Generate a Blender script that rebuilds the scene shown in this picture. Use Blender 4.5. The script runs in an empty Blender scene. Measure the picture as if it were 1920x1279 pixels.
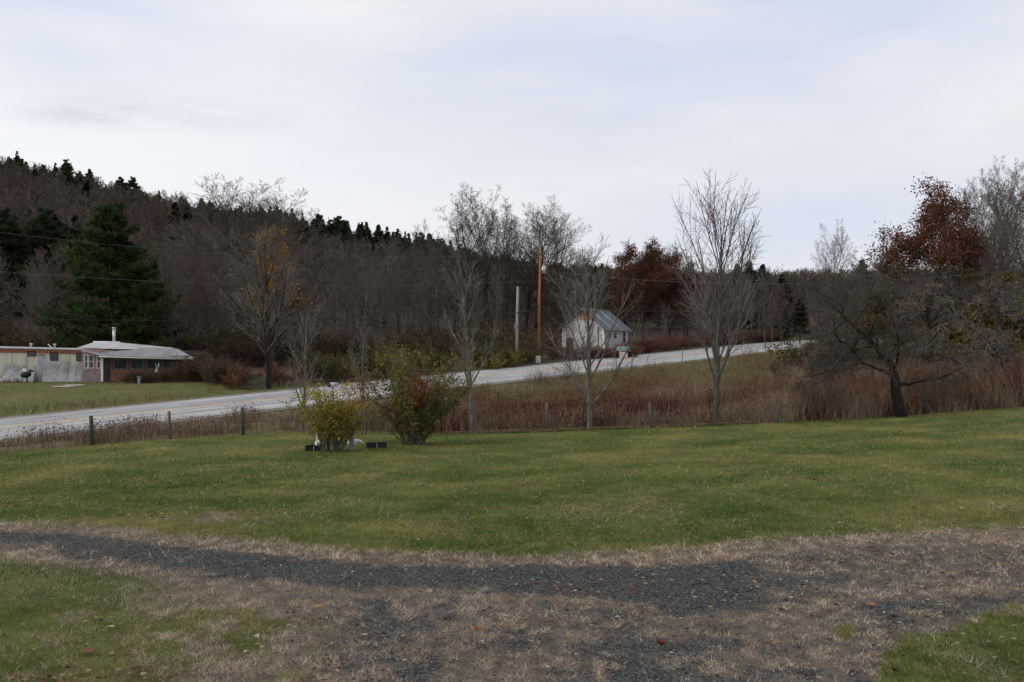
import bpy, bmesh, math, random
import numpy as np
from mathutils import Vector, Matrix, Quaternion

sc = bpy.context.scene
C = sc.collection
PI = math.pi
F = 1800.0            # focal length in photo pixels (photo is 1920 wide)
EYE = 3.8             # the photographer stands on a raised porch
rnd = random.Random(7)
NR = np.random.RandomState(11)

# ------------------------------------------------------------------ helpers
def lin(r, g, b):
    def f(c):
        c /= 255.0
        return c / 12.92 if c <= .04045 else ((c + .055) / 1.055) ** 2.4
    return (f(r), f(g), f(b))

def smooth(a, b, x):
    t = np.clip((x - a) / (b - a + 1e-9), 0, 1)
    return t * t * (3 - 2 * t)

_P = np.random.RandomState(3).rand(256, 256)
def vnoise(x, y):
    x = np.asarray(x, float); y = np.asarray(y, float)
    xi = np.floor(x).astype(int); yi = np.floor(y).astype(int)
    fx = x - xi; fy = y - yi
    fx = fx * fx * (3 - 2 * fx); fy = fy * fy * (3 - 2 * fy)
    a = _P[xi & 255, yi & 255]; b = _P[(xi + 1) & 255, yi & 255]
    c = _P[xi & 255, (yi + 1) & 255]; d = _P[(xi + 1) & 255, (yi + 1) & 255]
    return (a * (1 - fx) + b * fx) * (1 - fy) + (c * (1 - fx) + d * fx) * fy
def fbm(x, y, o=4):
    s = 0; a = .5; n = 0
    for i in range(o):
        s = s + a * vnoise(x * 2 ** i + 17.3 * i, y * 2 ** i + 9.1 * i); n += a; a *= .5
    return s / n

# ------------------------------------------------------------------ ground heights
RY = np.array([-20, 11, 17, 25, 37, 40, 46, 55, 62, 70, 80, 90, 100, 115, 130, 150, 180, 220, 300, 360, 420, 520, 900.])
CU = np.array([-1200, -300, 0, 300, 600, 800, 1000, 1200, 1400, 1600, 1920, 2300, 3400.])
def zv(y, v): return EYE - (v - 640) / F * y
TAB = {
 -1200: [0, 0, -.1, -.5, -1.0, -1.1, -1.2, -1.2, -1.0, -.7, .2, .8, 1.4, 3, 6, 10, 18, 30, 56, 70, 72, 60, 40],
 -300:  [0, 0, -.05, -.3, -.85, -1.0, -1.15, -1.1, -.7, -.2, .3, .6, 1.2, 2.8, 5.5, 9, 17, 29, 54, 67, 69, 58, 40],
 0:     [0, 0, 0, -.22, -.72, -.88, -1.0, -.9, -.5, 0, .42, .6, 1.1, 2.6, 5, 8.5, 16, 28, 51, 62.5, 64, 54, 38],
 300:   [0, 0, 0, -.18, -.55, -.62, -.62, -.75, -.35, .05, .42, .6, 1.0, 2.2, 4.2, 7, 12.5, 22, 40, 48.5, 50, 44, 32],
 600:   [0, 0, 0, -.15, -.5, -.52, -.50, -.55, -.35, .1, .5, .9, 1.3, 2.0, 3.4, 5.5, 9.5, 17, 30, 36, 37, 34, 28],
 800:   [0, 0, 0, -.12, -.45, -.5, -.67, -.72, -.45, .1, .6, 1.0, 1.4, 2.0, 3.0, 4.5, 7.5, 13, 23, 28, 29, 28, 25],
 1000:  [0, 0, 0, -.1, -.38, -.44, -.52, -.6, -.4, .1, .7, 1.3, 1.8, 2.4, 3.0, 3.8, 6, 10.5, 18, 22, 23, 23, 22],
 1200:  [0, 0, 0, -.06, -.28, -.32, -.37, -.35, -.15, .15, .8, 1.6, 2.1, 2.7, 3.2, 3.8, 5.5, 9.5, 16, 20, 22, 23, 22],
 1400:  [0, 0, 0, -.02, -.15, -.18, -.22, -.2, -.1, .15, .75, 1.5, 2.2, 3.0, 3.5, 4.0, 5.5, 9, 15, 19, 22, 24, 24],
 1600:  [0, 0, 0, .02, 0, -.02, -.04, .0, .1, .3, .8, 1.3, 1.9, 2.9, 3.5, 4.0, 5.3, 8.5, 15, 20, 23, 25, 25],
 1920:  [0, 0, 0, .08, .35, .42, .54, .65, .75, .9, 1.2, 1.6, 2.0, 2.8, 3.4, 4.0, 5.5, 9, 16, 21, 24, 26, 26],
 2300:  [0, 0, 0, .12, .5, .6, .8, .95, 1.1, 1.3, 1.6, 2.0, 2.4, 3.0, 3.6, 4.2, 6, 9.5, 16, 22, 25, 27, 27],
 3400:  [0, 0, 0, .15, .6, .75, 1.0, 1.2, 1.4, 1.6, 2.0, 2.4, 2.8, 3.4, 4, 5, 7, 10, 17, 23, 26, 28, 28],
}
LG = np.linspace(0, 1, 260)
def ymap(y): return np.log((np.asarray(y, float) + 32.0) / 12.0) / math.log(932 / 12.0)
UG = np.linspace(-1200, 3400, 231)
_a = np.array([np.interp(LG, ymap(RY), TAB[int(u)]) for u in CU])
_b = np.array([np.interp(UG, CU, _a[:, j]) for j in range(len(LG))]).T
def _blur(A, ax, k):
    ker = np.exp(-np.linspace(-2, 2, 2 * k + 1) ** 2); ker /= ker.sum()
    pad = [(k, k) if i == ax else (0, 0) for i in range(2)]
    return np.apply_along_axis(lambda m: np.convolve(m, ker, 'valid'), ax, np.pad(A, pad, mode='edge'))
GRID = _blur(_blur(_b, 0, 6), 1, 2)

# road centre line: straight climb, then bends and drops over the crest
RP = []
for s in np.linspace(-1.6, 1.02, 120):
    RP.append((-27.5 + 58.4 * s, 51.5 + 65.5 * s, -.86 + 4.01 * s if s > -.3 else -.86 - 1.203 + (s + .3) * 2.0))
x0, y0, z0 = RP[-1]
hd = math.atan2(65.5, 58.4); sl = 4.01 / 87.8
for i in range(70):
    hd -= .011; sl -= .0016
    x0 += 1.5 * math.cos(hd); y0 += 1.5 * math.sin(hd); z0 += 1.5 * sl
    RP.append((x0, y0, z0))
RP = np.array(RP)
RT = np.gradient(RP, axis=0); RL = np.linalg.norm(RT[:, :2], axis=1)
RSL = RT[:, 2] / RL; RD = RT[:, :2] / RL[:, None]
ROADW = 4.5
def road_info(x, y):
    x = np.ravel(x); y = np.ravel(y)
    dist = np.full(x.shape, 1e9); zz = np.zeros(x.shape)
    for a in range(0, len(x), 40000):
        dx = x[a:a + 40000, None] - RP[None, :, 0]; dy = y[a:a + 40000, None] - RP[None, :, 1]
        j = np.argmin(dx * dx + dy * dy, axis=1); r = np.arange(len(j))
        ddx = dx[r, j]; ddy = dy[r, j]
        al = ddx * RD[j, 0] + ddy * RD[j, 1]
        pr = -ddx * RD[j, 1] + ddy * RD[j, 0]      # + = far side
        al = np.clip(al, -3, 3)
        dist[a:a + 40000] = np.where(np.hypot(ddx, ddy) - np.abs(pr) > 3, 99, pr)
        zz[a:a + 40000] = RP[j, 2] + al * RSL[j] + .012 * np.clip(pr, -6, 6)
    return dist, zz

def ground(x, y):
    x = np.asarray(x, float); y = np.asarray(y, float)
    sh = x.shape; x = x.ravel(); y = y.ravel()
    yy = np.maximum(y, 9.0)
    u = np.clip(960 + F * x / yy, -1199, 3399)
    fu = (u + 1200) / 20.0; fv = np.clip(ymap(np.clip(y, -19.9, 899)), 0, 1) * 259
    i = np.clip(fu.astype(int), 0, 229); j = np.clip(fv.astype(int), 0, 258)
    a = fu - i; b = fv - j
    z = (GRID[i, j] * (1 - a) + GRID[i + 1, j] * a) * (1 - b) + (GRID[i, j + 1] * (1 - a) + GRID[i + 1, j + 1] * a) * b
    z = z + (fbm(x * .35, y * .35, 3) - .5) * .10 * smooth(18, 30, y) + (fbm(x * .08 + 5, y * .08, 3) - .5) * np.clip((y - 60) / 60, 0, 1.0) * .8
    d, rz = road_info(x, y)
    w = 1 - smooth(ROADW + .6, ROADW + 6, np.abs(d))
    z = z * (1 - w) + (rz - .07) * w
    return z.reshape(sh)
def gz(x, y): return float(ground(np.array([x]), np.array([y]))[0])
def gp(u, Y, dz=0.0):
    x = (u - 960) / F * Y
    return Vector((x, Y, gz(x, Y) + dz))
def at(u, v, Y): return Vector(((u - 960) / F * Y, Y, EYE - (v - 640) / F * Y))

# ------------------------------------------------------------------ tagging
def tag(o, label=None, cat=None, group=None, kind=None):
    if label: o['label'] = label
    if cat: o['category'] = cat
    if group: o['group'] = group
    if kind: o['kind'] = kind
    return o
def empty(name, loc, label, cat, group=None, rz=0, sc_=1.0):
    o = bpy.data.objects.new(name, None); C.objects.link(o)
    o.location = loc; o.rotation_euler = (0, 0, rz); o.scale = (sc_,) * 3
    o.empty_display_size = .3
    return tag(o, label, cat, group)
def link(name, me, parent=None):
    o = bpy.data.objects.new(name, me); C.objects.link(o)
    if parent: o.parent = parent
    return o
def np_mesh(name, V, T, mat, col=None, smooth_=False):
    V = np.asarray(V, np.float32).reshape(-1, 3); T = np.asarray(T, np.int32)
    k = T.shape[1]
    me = bpy.data.meshes.new(name)
    me.vertices.add(len(V)); me.vertices.foreach_set('co', V.ravel())
    me.loops.add(T.size); me.loops.foreach_set('vertex_index', T.ravel())
    me.polygons.add(len(T)); me.polygons.foreach_set('loop_start', np.arange(0, T.size, k, dtype=np.int32))
    if smooth_: me.polygons.foreach_set('use_smooth', np.ones(len(T), bool))
    if col is not None:
        a = me.attributes.new('Col', 'FLOAT_COLOR', 'FACE')
        c = np.ones((len(T), 4), np.float32); c[:, :3] = col
        a.data.foreach_set('color', c.ravel())
    me.materials.append(mat)
    me.update(calc_edges=True)
    return me

# ------------------------------------------------------------------ materials
def newmat(name):
    m = bpy.data.materials.new(name); m.use_nodes = True
    nt = m.node_tree; b = nt.nodes['Principled BSDF']
    b.inputs['Specular IOR Level'].default_value = .25
    return m, nt, b
def N(nt, t, **kw):
    n = nt.nodes.new(t)
    for k, v in kw.items(): setattr(n, k, v)
    return n
def ramp(nt, fac, stops):
    r = N(nt, 'ShaderNodeValToRGB'); e = r.color_ramp.elements
    while len(e) < len(stops): e.new(.5)
    for i, (p, c) in enumerate(stops):
        e[i].position = p; e[i].color = (*c, 1)
    nt.links.new(fac, r.inputs[0]); return r.outputs[0]
def noise(nt, scale, detail=4, vec=None, rough=.55):
    n = N(nt, 'ShaderNodeTexNoise'); n.inputs['Scale'].default_value = scale
    n.inputs['Detail'].default_value = detail; n.inputs['Roughness'].default_value = rough
    if vec is None: vec = N(nt, 'ShaderNodeTexCoord').outputs['Object']
    nt.links.new(vec, n.inputs['Vector']); return n.outputs['Fac']
def mapping(nt, scale, src='Object'):
    m = N(nt, 'ShaderNodeMapping'); m.inputs['Scale'].default_value = scale
    nt.links.new(N(nt, 'ShaderNodeTexCoord').outputs[src], m.inputs['Vector']); return m.outputs[0]
def mixc(nt, fac, a, b, mode='MIX'):
    m = N(nt, 'ShaderNodeMix', data_type='RGBA', blend_type=mode)
    for s, v in ((m.inputs['Factor'], fac), (m.inputs['A'], a), (m.inputs['B'], b)):
        if hasattr(v, 'links'): nt.links.new(v, s)
        elif isinstance(v, (int, float)): s.default_value = v
        else: s.default_value = (*v, 1)
    # for colour mixes the A/B sockets of the RGBA type are indices 6 and 7
    return m
def mix(nt, fac, a, b, mode='MIX'):
    m = N(nt, 'ShaderNodeMix', data_type='RGBA', blend_type=mode)
    for i, v in ((0, fac), (6, a), (7, b)):
        s = m.inputs[i]
        if hasattr(v, 'is_linked'): nt.links.new(v, s)
        elif isinstance(v, (int, float)): s.default_value = v
        else: s.default_value = (*v, 1)
    return m.outputs[2]
def bump(nt, b, h, strength=.3, dist=.02):
    n = N(nt, 'ShaderNodeBump'); n.inputs['Strength'].default_value = strength; n.inputs['Distance'].default_value = dist
    nt.links.new(h, n.inputs['Height']); nt.links.new(n.outputs[0], b.inputs['Normal'])

def m_noise(name, c1, c2, scale=6, rough=.85, bmp=.3, detail=5, stretch=(1, 1, 1), dist=.01, metallic=0, c3=None):
    m, nt, b = newmat(name)
    vec = mapping(nt, stretch)
    f = noise(nt, scale, detail, vec)
    st = [(.3, c1), (.7, c2)] if c3 is None else [(.25, c1), (.55, c2), (.75, c3)]
    nt.links.new(ramp(nt, f, st), b.inputs['Base Color'])
    b.inputs['Roughness'].default_value = rough; b.inputs['Metallic'].default_value = metallic
    if bmp: bump(nt, b, noise(nt, scale * 3, detail, vec), bmp, dist)
    return m
def m_attr(name, rough=.8, trans=0.0, var=.35, scale=.9):
    m, nt, b = newmat(name)
    a = N(nt, 'ShaderNodeAttribute', attribute_name='Col')
    f = noise(nt, scale, 3)
    v = ramp(nt, f, [(.25, (1 - var,) * 3), (.75, (1 + var,) * 3)])
    c = mix(nt, 1.0, a.outputs['Color'], v, 'MULTIPLY')
    nt.links.new(c, b.inputs['Base Color'])
    b.inputs['Roughness'].default_value = rough
    b.inputs['Specular IOR Level'].default_value = .12
    if trans:
        t = N(nt, 'ShaderNodeBsdfTranslucent'); nt.links.new(c, t.inputs['Color'])
        ms = N(nt, 'ShaderNodeMixShader'); ms.inputs[0].default_value = trans
        nt.links.new(b.outputs[0], ms.inputs[1]); nt.links.new(t.outputs[0], ms.inputs[2])
        nt.links.new(ms.outputs[0], nt.nodes['Material Output'].inputs['Surface'])
    return m

M = {}
M['leaf'] = m_attr('leaf_blades', .7, .25)
M['grass'] = m_attr('grass_blades', .75, .2, .3, .5)
M['weed'] = m_attr('dry_stalks', .9, .1, .3, .4)
M['forest'] = m_attr('forest_twigs', .9, 0, .35, .05)
M['bark_grey'] = m_noise('bark_grey', (.036, .032, .028), (.095, .087, .077), 4, .9, .6, stretch=(1, 1, .35), c3=(.185, .175, .16))
M['bark_pale'] = m_noise('bark_pale', (.055, .048, .042), (.135, .122, .106), 5, .9, .5, stretch=(1, 1, .5), c3=(.29, .275, .25))
M['bark_dark'] = m_noise('bark_dark', (.014, .013, .011), (.038, .034, .030), 5, .95, .8, stretch=(1, 1, .2))
M['twig_pale'] = m_noise('twig_pale', (.125, .104, .092), (.205, .172, .155), 1.2, .9, 0)
M['twig_brown'] = m_noise('twig_brown', (.076, .062, .048), (.14, .116, .092), .25, .9, 0)
M['twig_red'] = m_noise('twig_red', (.080, .058, .046), (.135, .100, .080), .25, .9, 0)
M['twig_grey'] = m_noise('twig_grey', (.080, .071, .064), (.165, .148, .135), .6, .9, 0)
M['twig_dark'] = m_noise('twig_dark', (.045, .039, .032), (.105, .092, .078), 1.5, .9, 0)
M['wood_post'] = m_noise('wood_post', (.07, .065, .055), (.20, .185, .16), 9, .95, .6, stretch=(1, 1, .15))
M['post_dark'] = m_noise('post_dark', (.035, .036, .03), (.09, .09, .075), 9, .95, .6, stretch=(1, 1, .15))
M['pole_grey'] = m_noise('pole_grey', (.17, .155, .135), (.33, .305, .275), 4, .9, .4, stretch=(3, 3, .12))
M['pole_orange'] = m_noise('pole_orange', (.17, .065, .035), (.33, .155, .075), 1.2, .85, .3, stretch=(3, 3, .25))
M['steel'] = m_noise('galvanised_steel', (.35, .36, .37), (.55, .56, .57), 8, .4, .05, metallic=.6)
M['white_paint'] = m_noise('white_paint', (.62, .62, .60), (.80, .80, .78), 5, .5, .1)
M['black_rubber'] = m_noise('black_cable', (.012, .012, .012), (.03, .03, .03), 8, .6, 0)
M['wire'] = m_noise('weathered_wire', (.10, .095, .09), (.15, .145, .14), 3, .6, 0)

# ------------------------------------------------------------------ geometry collectors
class MB:
    def __init__(s): s.bm = bmesh.new()
    def box(s, c, d, rz=0, rx=0, ry=0, bev=0):
        r = bmesh.ops.create_cube(s.bm, size=1)
        mt = Matrix.Translation(c) @ Matrix.Rotation(rz, 4, 'Z') @ Matrix.Rotation(ry, 4, 'Y') @ Matrix.Rotation(rx, 4, 'X') @ Matrix.Diagonal((*d, 1))
        bmesh.ops.transform(s.bm, matrix=mt, verts=r['verts'])
        if bev:
            ed = list({e for v in r['verts'] for e in v.link_edges})
            bmesh.ops.bevel(s.bm, geom=ed, offset=bev, segments=2, affect='EDGES')
        return s
    def span(s, a, b):   # axis aligned box from corner to corner
        a = Vector(a); b = Vector(b)
        return s.box((a + b) / 2, [max(abs(x), .001) for x in (b - a)])
    def tube(s, pts, rad, n=10, caps=True):
        pts = [Vector(p) for p in pts]
        if not isinstance(rad, (list, tuple)): rad = [rad] * len(pts)
        rings = []
        for i, p in enumerate(pts):
            d = (pts[min(i + 1, len(pts) - 1)] - pts[max(i - 1, 0)]).normalized()
            a = d.orthogonal().normalized() if abs(d.z) > .95 else d.cross(Vector((0, 0, 1))).normalized()
            b = d.cross(a)
            rings.append([s.bm.verts.new(p + (a * math.cos(2 * PI * k / n) + b * math.sin(2 * PI * k / n)) * rad[i]) for k in range(n)])
        for i in range(len(pts) - 1):
            for k in range(n):
                f = s.bm.faces.new((rings[i][k], rings[i][(k + 1) % n], rings[i + 1][(k + 1) % n], rings[i + 1][k])); f.smooth = True
        if caps:
            s.bm.faces.new(rings[0][::-1]); s.bm.faces.new(rings[-1])
        return s
    def poly(s, pts, thick=None):
        vs = [s.bm.verts.new(p) for p in pts]; f = s.bm.faces.new(vs)
        if thick:
            r = bmesh.ops.extrude_face_region(s.bm, geom=[f])
            bmesh.ops.translate(s.bm, vec=Vector(thick), verts=[v for v in r['geom'] if isinstance(v, bmesh.types.BMVert)])
        return s
    def ell(s, c, d, rz=0, ry=0, seg=14):
        r = bmesh.ops.create_uvsphere(s.bm, u_segments=seg, v_segments=seg // 2 + 1, radius=1)
        mt = Matrix.Translation(c) @ Matrix.Rotation(rz, 4, 'Z') @ Matrix.Rotation(ry, 4, 'Y') @ Matrix.Diagonal((*d, 1))
        bmesh.ops.transform(s.bm, matrix=mt, verts=r['verts'])
        for v in r['verts']:
            for f in v.link_faces: f.smooth = True
        return s
    def build(s, name, mat, parent=None):
        bmesh.ops.recalc_face_normals(s.bm, faces=s.bm.faces)
        me = bpy.data.meshes.new(name); s.bm.to_mesh(me); s.bm.free(); me.materials.append(mat)
        return link(name, me, parent)

# segments -> triangles
def frames(S):
    d = S[:, 3:6] - S[:, 0:3]; d /= np.linalg.norm(d, axis=1)[:, None] + 1e-9
    h = np.where(np.abs(d[:, 2:3]) > .9, np.array([[1., 0, 0]]), np.array([[0., 0, 1]]))
    a = np.cross(d, h); a /= np.linalg.norm(a, axis=1)[:, None] + 1e-9
    return d, a, np.cross(d, a)
def tubes(S, n):
    S = np.asarray(S, float); d, a, b = frames(S); m = len(S)
    an = np.arange(n) * 2 * PI / n
    rad = (np.cos(an)[None, :, None] * a[:, None] + np.sin(an)[None, :, None] * b[:, None])
    e = d * np.minimum(S[:, 7:8] * .6, .05)
    r0 = (S[:, 0:3] - e)[:, None] + rad * S[:, 6][:, None, None]
    r1 = (S[:, 3:6] + e)[:, None] + rad * S[:, 7][:, None, None]
    V = np.concatenate([r0, r1], axis=1).reshape(-1, 3)
    k = np.arange(n); k2 = (k + 1) % n
    t = np.concatenate([np.stack([k, k2, n + k2], 1), np.stack([k, n + k2, n + k], 1)])
    T = (np.arange(m) * 2 * n)[:, None, None] + t[None]
    return V, T.reshape(-1, 3)
def ribbons(S, rs):
    S = np.asarray(S, float); d, a, b = frames(S); m = len(S)
    an = rs.rand(m) * PI
    w = np.cos(an)[:, None] * a + np.sin(an)[:, None] * b
    V = np.stack([S[:, 0:3] - w * S[:, 6:7], S[:, 0:3] + w * S[:, 6:7], S[:, 3:6] + w * S[:, 7:8], S[:, 3:6] - w * S[:, 7:8]], 1).reshape(-1, 3)
    T = (np.arange(m) * 4)[:, None, None] + np.array([[0, 1, 2], [0, 2, 3]])[None]
    return V, T.reshape(-1, 3)
def cat(parts):
    Vs, Ts, o = [], [], 0
    for V, T in parts:
        Vs.append(V); Ts.append(T + o); o += len(V)
    return np.concatenate(Vs), np.concatenate(Ts)
def leaves(P, size, rs, flat=0.0, aspect=.6):
    """rhombic leaves at points P, each its own tilt"""
    m = len(P); size = np.broadcast_to(size, (m,))[:, None]
    a = rs.randn(m, 3); a[:, 2] *= (1 - flat); a /= np.linalg.norm(a, axis=1)[:, None]
    b = rs.randn(m, 3); b[:, 2] *= (1 - flat); b -= a * (a * b).sum(1)[:, None]; b /= np.linalg.norm(b, axis=1)[:, None] + 1e-9
    V = np.stack([P, P + a * size * .5 + b * size * aspect * .5, P + a * size, P + a * size * .5 - b * size * aspect * .5], 1).reshape(-1, 3)
    T = (np.arange(m) * 4)[:, None, None] + np.array([[0, 1, 2], [0, 2, 3]])[None]
    return V, T.reshape(-1, 3)
def vary(base, n, rs, amt=.25, hue=.12):
    base = np.asarray(base, float)
    c = base[None] * (1 + (rs.rand(n, 1) - .5) * 2 * amt) * (1 + (rs.rand(n, 3) - .5) * 2 * hue)
    return np.clip(c, 0, 1)

# ------------------------------------------------------------------ tree skeletons
UPV = Vector((0, 0, 1))
def skel(seed, H, r0, start=.2, end=.97, n=(22, 6, 4, 0), ang=((18, 32), (25, 45), (25, 55), (25, 60)), ln=(.55, .35, .4, .4), tap=.7,
         trop=(.0, .06, .05, .03, .02), wig=(.04, .08, .12, .15, .2), lean=(0, 0), segs=(12, 7, 4, 3, 2), rc=.5, rmin=.006, leader=1.0, twist=.0, dens=1.0):
    R = random.Random(seed); out = []; tips = []
    nl = len([k for k in n if k > 0])
    def branch(p, d, L, r, lev, rt):
        k = segs[lev]; pts = [p]; rad = [r]; dirs = [d]
        for i in range(k):
            w = wig[lev]
            d = (d + Vector((R.gauss(0, w), R.gauss(0, w), R.gauss(0, w) + trop[lev]))).normalized()
            p = p + d * (L / k); f = (i + 1) / k
            rr = rt + (r - rt) * (1 - f) ** (.9 if lev == 0 else .8)
            out.append((*pts[-1], *p, rad[-1], rr, lev)); pts.append(p); rad.append(rr); dirs.append(d)
        if lev >= nl:
            tips.append((*p, lev)); return
        cnt = n[lev]
        cnt = int(cnt * dens * R.uniform(.75, 1.3) + R.random()) if lev else cnt
        az = R.uniform(0, 2 * PI)
        s0 = start if lev == 0 else .25
        for j in range(cnt):
            f = s0 + (end - s0) * ((j + R.random()) / cnt) if cnt > 1 else R.uniform(s0, end)
            i = min(int(f * k), k - 1); t = f * k - i
            q = pts[i].lerp(pts[i + 1], t); dd = dirs[i + 1]; ra = rad[i] + (rad[i + 1] - rad[i]) * t
            az += 2.4 + R.uniform(-.5, .5)
            a = math.radians(R.uniform(*ang[lev]))
            o = dd.orthogonal().normalized(); o = Quaternion(dd, az) @ o
            nd = (dd * math.cos(a) + o * math.sin(a)).normalized()
            l = L * ln[lev] * (1 - tap * f) * R.uniform(.7, 1.15) * (1.0 if lev else 1.0)
            branch(q, nd, l, max(ra * rc * R.uniform(.8, 1.15), rmin), lev + 1, rmin)
    d0 = Vector((lean[0], lean[1], 1)).normalized()
    branch(Vector((0, 0, -.15)), d0, H * leader, r0, 0, max(rmin, r0 * .06))
    O = np.array(out); Tp = np.array(tips); k = H / max(O[:, 5].max(), .1)     # scale so the topmost twig is H high
    O[:, :6] *= k; Tp[:, :3] *= k
    return O, Tp

def tree_meshes(key, S, rs, trunk_mat, twig_mat, split=1, far=False, n0=9, n1=5):
    T0 = S[S[:, 8] == 0]; T1 = S[(S[:, 8] > 0) & (S[:, 8] <= split)]; T2 = S[S[:, 8] > split]
    parts = [tubes(T0, n0)] + ([tubes(T1, n1)] if len(T1) else [])
    V, T = cat(parts)
    mt = np_mesh(key + '_trunk', V, T, trunk_mat, smooth_=True)
    V, T = ribbons(T2, rs) if far else tubes(T2, 3)
    mc = np_mesh(key + '_crown', V, T, twig_mat, smooth_=not far)
    return mt, mc
def place_tree(name, meshes, loc, label, cat_='tree', group=None, rz=0, s=1.0, sz=None, parts=('trunk', 'crown', 'foliage')):
    o = empty(name, loc, label, cat_, group, rz, s)
    if sz: o.scale = (s, s, sz)
    for me, nm in zip(meshes, parts):
        if me is not None: link(nm, me, o)
    return o

# ================================================================== CAMERA, LIGHT, SKY
cam = bpy.data.cameras.new('camera'); co = bpy.data.objects.new('camera', cam); C.objects.link(co)
co.location = (0, 0, EYE); co.rotation_euler = (PI / 2, 0, 0)
cam.sensor_width = 36; cam.lens = 36 * F / 1920; cam.clip_end = 5000; cam.clip_start = .1
sc.camera = co
SUN_EL, SUN_AZ = math.radians(30), math.radians(-98)     # low autumn sun behind thin cloud, off to one side
sd = Vector((math.sin(SUN_AZ) * math.cos(SUN_EL), math.cos(SUN_AZ) * math.cos(SUN_EL), math.sin(SUN_EL)))
sl_ = bpy.data.lights.new('sun', 'SUN'); sl_.energy = 1.5; sl_.angle = math.radians(11); sl_.color = (1, .95, .88)
so = bpy.data.objects.new('sun', sl_); C.objects.link(so); so.rotation_euler = sd.to_track_quat('Z', 'Y').to_euler()

w = bpy.data.worlds.new('World'); sc.world = w; w.use_nodes = True
nt = w.node_tree; nt.nodes.clear()
tc = N(nt, 'ShaderNodeTexCoord')
sky = N(nt, 'ShaderNodeTexSky', sky_type='NISHITA'); sky.sun_disc = False
sky.sun_elevation = SUN_EL; sky.sun_rotation = SUN_AZ
b1 = N(nt, 'ShaderNodeBackground'); b1.inputs['Strength'].default_value = .10
nt.links.new(sky.outputs[0], b1.inputs[0])
def dmap(scale, loc=(0, 0, 0), rot=(0, 0, 0)):
    m = N(nt, 'ShaderNodeMapping'); m.inputs['Scale'].default_value = scale; m.inputs['Location'].default_value = loc; m.inputs['Rotation'].default_value = rot
    nt.links.new(tc.outputs['Generated'], m.inputs['Vector']); return m.outputs[0]
def math_(op, a, b=None):
    m = N(nt, 'ShaderNodeMath', operation=op)
    for i, v in enumerate((a, b)):
        if v is None: continue
        if hasattr(v, 'is_linked'): nt.links.new(v, m.inputs[i])
        else: m.inputs[i].default_value = v
    return m.outputs[0]
def blob(u, v, su, sv, rot=0):      # soft patch of sky round one direction
    d = Vector(((u - 960) / F, 1, (640 - v) / F)).normalized()
    m = N(nt, 'ShaderNodeMapping', vector_type='TEXTURE'); m.inputs['Location'].default_value = d
    m.inputs['Rotation'].default_value = (0, rot, 0); m.inputs['Scale'].default_value = (su, .5, sv)
    nt.links.new(tc.outputs['Generated'], m.inputs['Vector'])
    l = N(nt, 'ShaderNodeVectorMath', operation='LENGTH'); nt.links.new(m.outputs[0], l.inputs[0])
    r = N(nt, 'ShaderNodeMapRange', interpolation_type='SMOOTHSTEP'); r.inputs['From Min'].default_value = 1; r.inputs['From Max'].default_value = 0
    nt.links.new(l.outputs['Value'], r.inputs['Value']); return r.outputs[0]
n1 = noise(nt, 2.2, 6, dmap((1, 1, 3.2), (3.1, 0, 1.2), (0, .12, 0)), .5)
n2 = noise(nt, 5.5, 7, dmap((1, 1, 4.0), (.4, 0, 2.2), (0, -.1, 0)), .55)
n3 = noise(nt, 9, 7, dmap((1, 1, 4.5), (1.4, 0, .2)), .6)
blue = math_('MULTIPLY', blob(1500, 55, .62, .15, -.16), math_('ADD', .10, n2))
blue = math_('ADD', blue, math_('MULTIPLY', blob(1500, 420, .35, .09, 0), .5))
blue = math_('ADD', blue, math_('MULTIPLY', blob(90, 20, .3, .11, 0), n2))
blue = math_('ADD', blue, math_('MULTIPLY', blob(880, 110, .3, .08, -.1), math_('MULTIPLY', n2, .45)))
base = ramp(nt, n1, [(.28, lin(221, 224, 231)), (.5, lin(230, 231, 235)), (.72, lin(238, 238, 241))])
base = mix(nt, .5, base, ramp(nt, n3, [(.3, (.94, .945, .955)), (.7, (1.05, 1.05, 1.04))]), 'MULTIPLY')
base = mix(nt, math_('MULTIPLY', blob(100, 330, .55, .3), .6), base, lin(243, 245, 249))
base = mix(nt, math_('MINIMUM', math_('MULTIPLY', blue, 1.0), 1.0), base, lin(196, 208, 231))
dk = math_('MULTIPLY', math_('ADD', blob(330, 210, .17, .028, .02), blob(140, 218, .08, .022)), ramp(nt, n3, [(.35, (0, 0, 0)), (.62, (1, 1, 1))]))
base = mix(nt, math_('MULTIPLY', dk, .55), base, lin(200, 203, 214))
b2 = N(nt, 'ShaderNodeBackground'); b2.inputs['Strength'].default_value = 1.0
nt.links.new(base, b2.inputs[0])
msh = N(nt, 'ShaderNodeMixShader'); msh.inputs[0].default_value = .96
nt.links.new(b1.outputs[0], msh.inputs[1]); nt.links.new(b2.outputs[0], msh.inputs[2])
wo = N(nt, 'ShaderNodeOutputWorld'); nt.links.new(msh.outputs[0], wo.inputs[0])
sc.view_settings.view_transform = 'Standard'; sc.view_settings.look = 'None'; sc.view_settings.exposure = .12; sc.view_settings.gamma = 1
sc.cycles.use_denoising = True
sc.cycles.max_bounces = 5; sc.cycles.diffuse_bounces = 3; sc.cycles.transparent_max_bounces = 4
sc.cycles.use_adaptive_sampling = False

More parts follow.
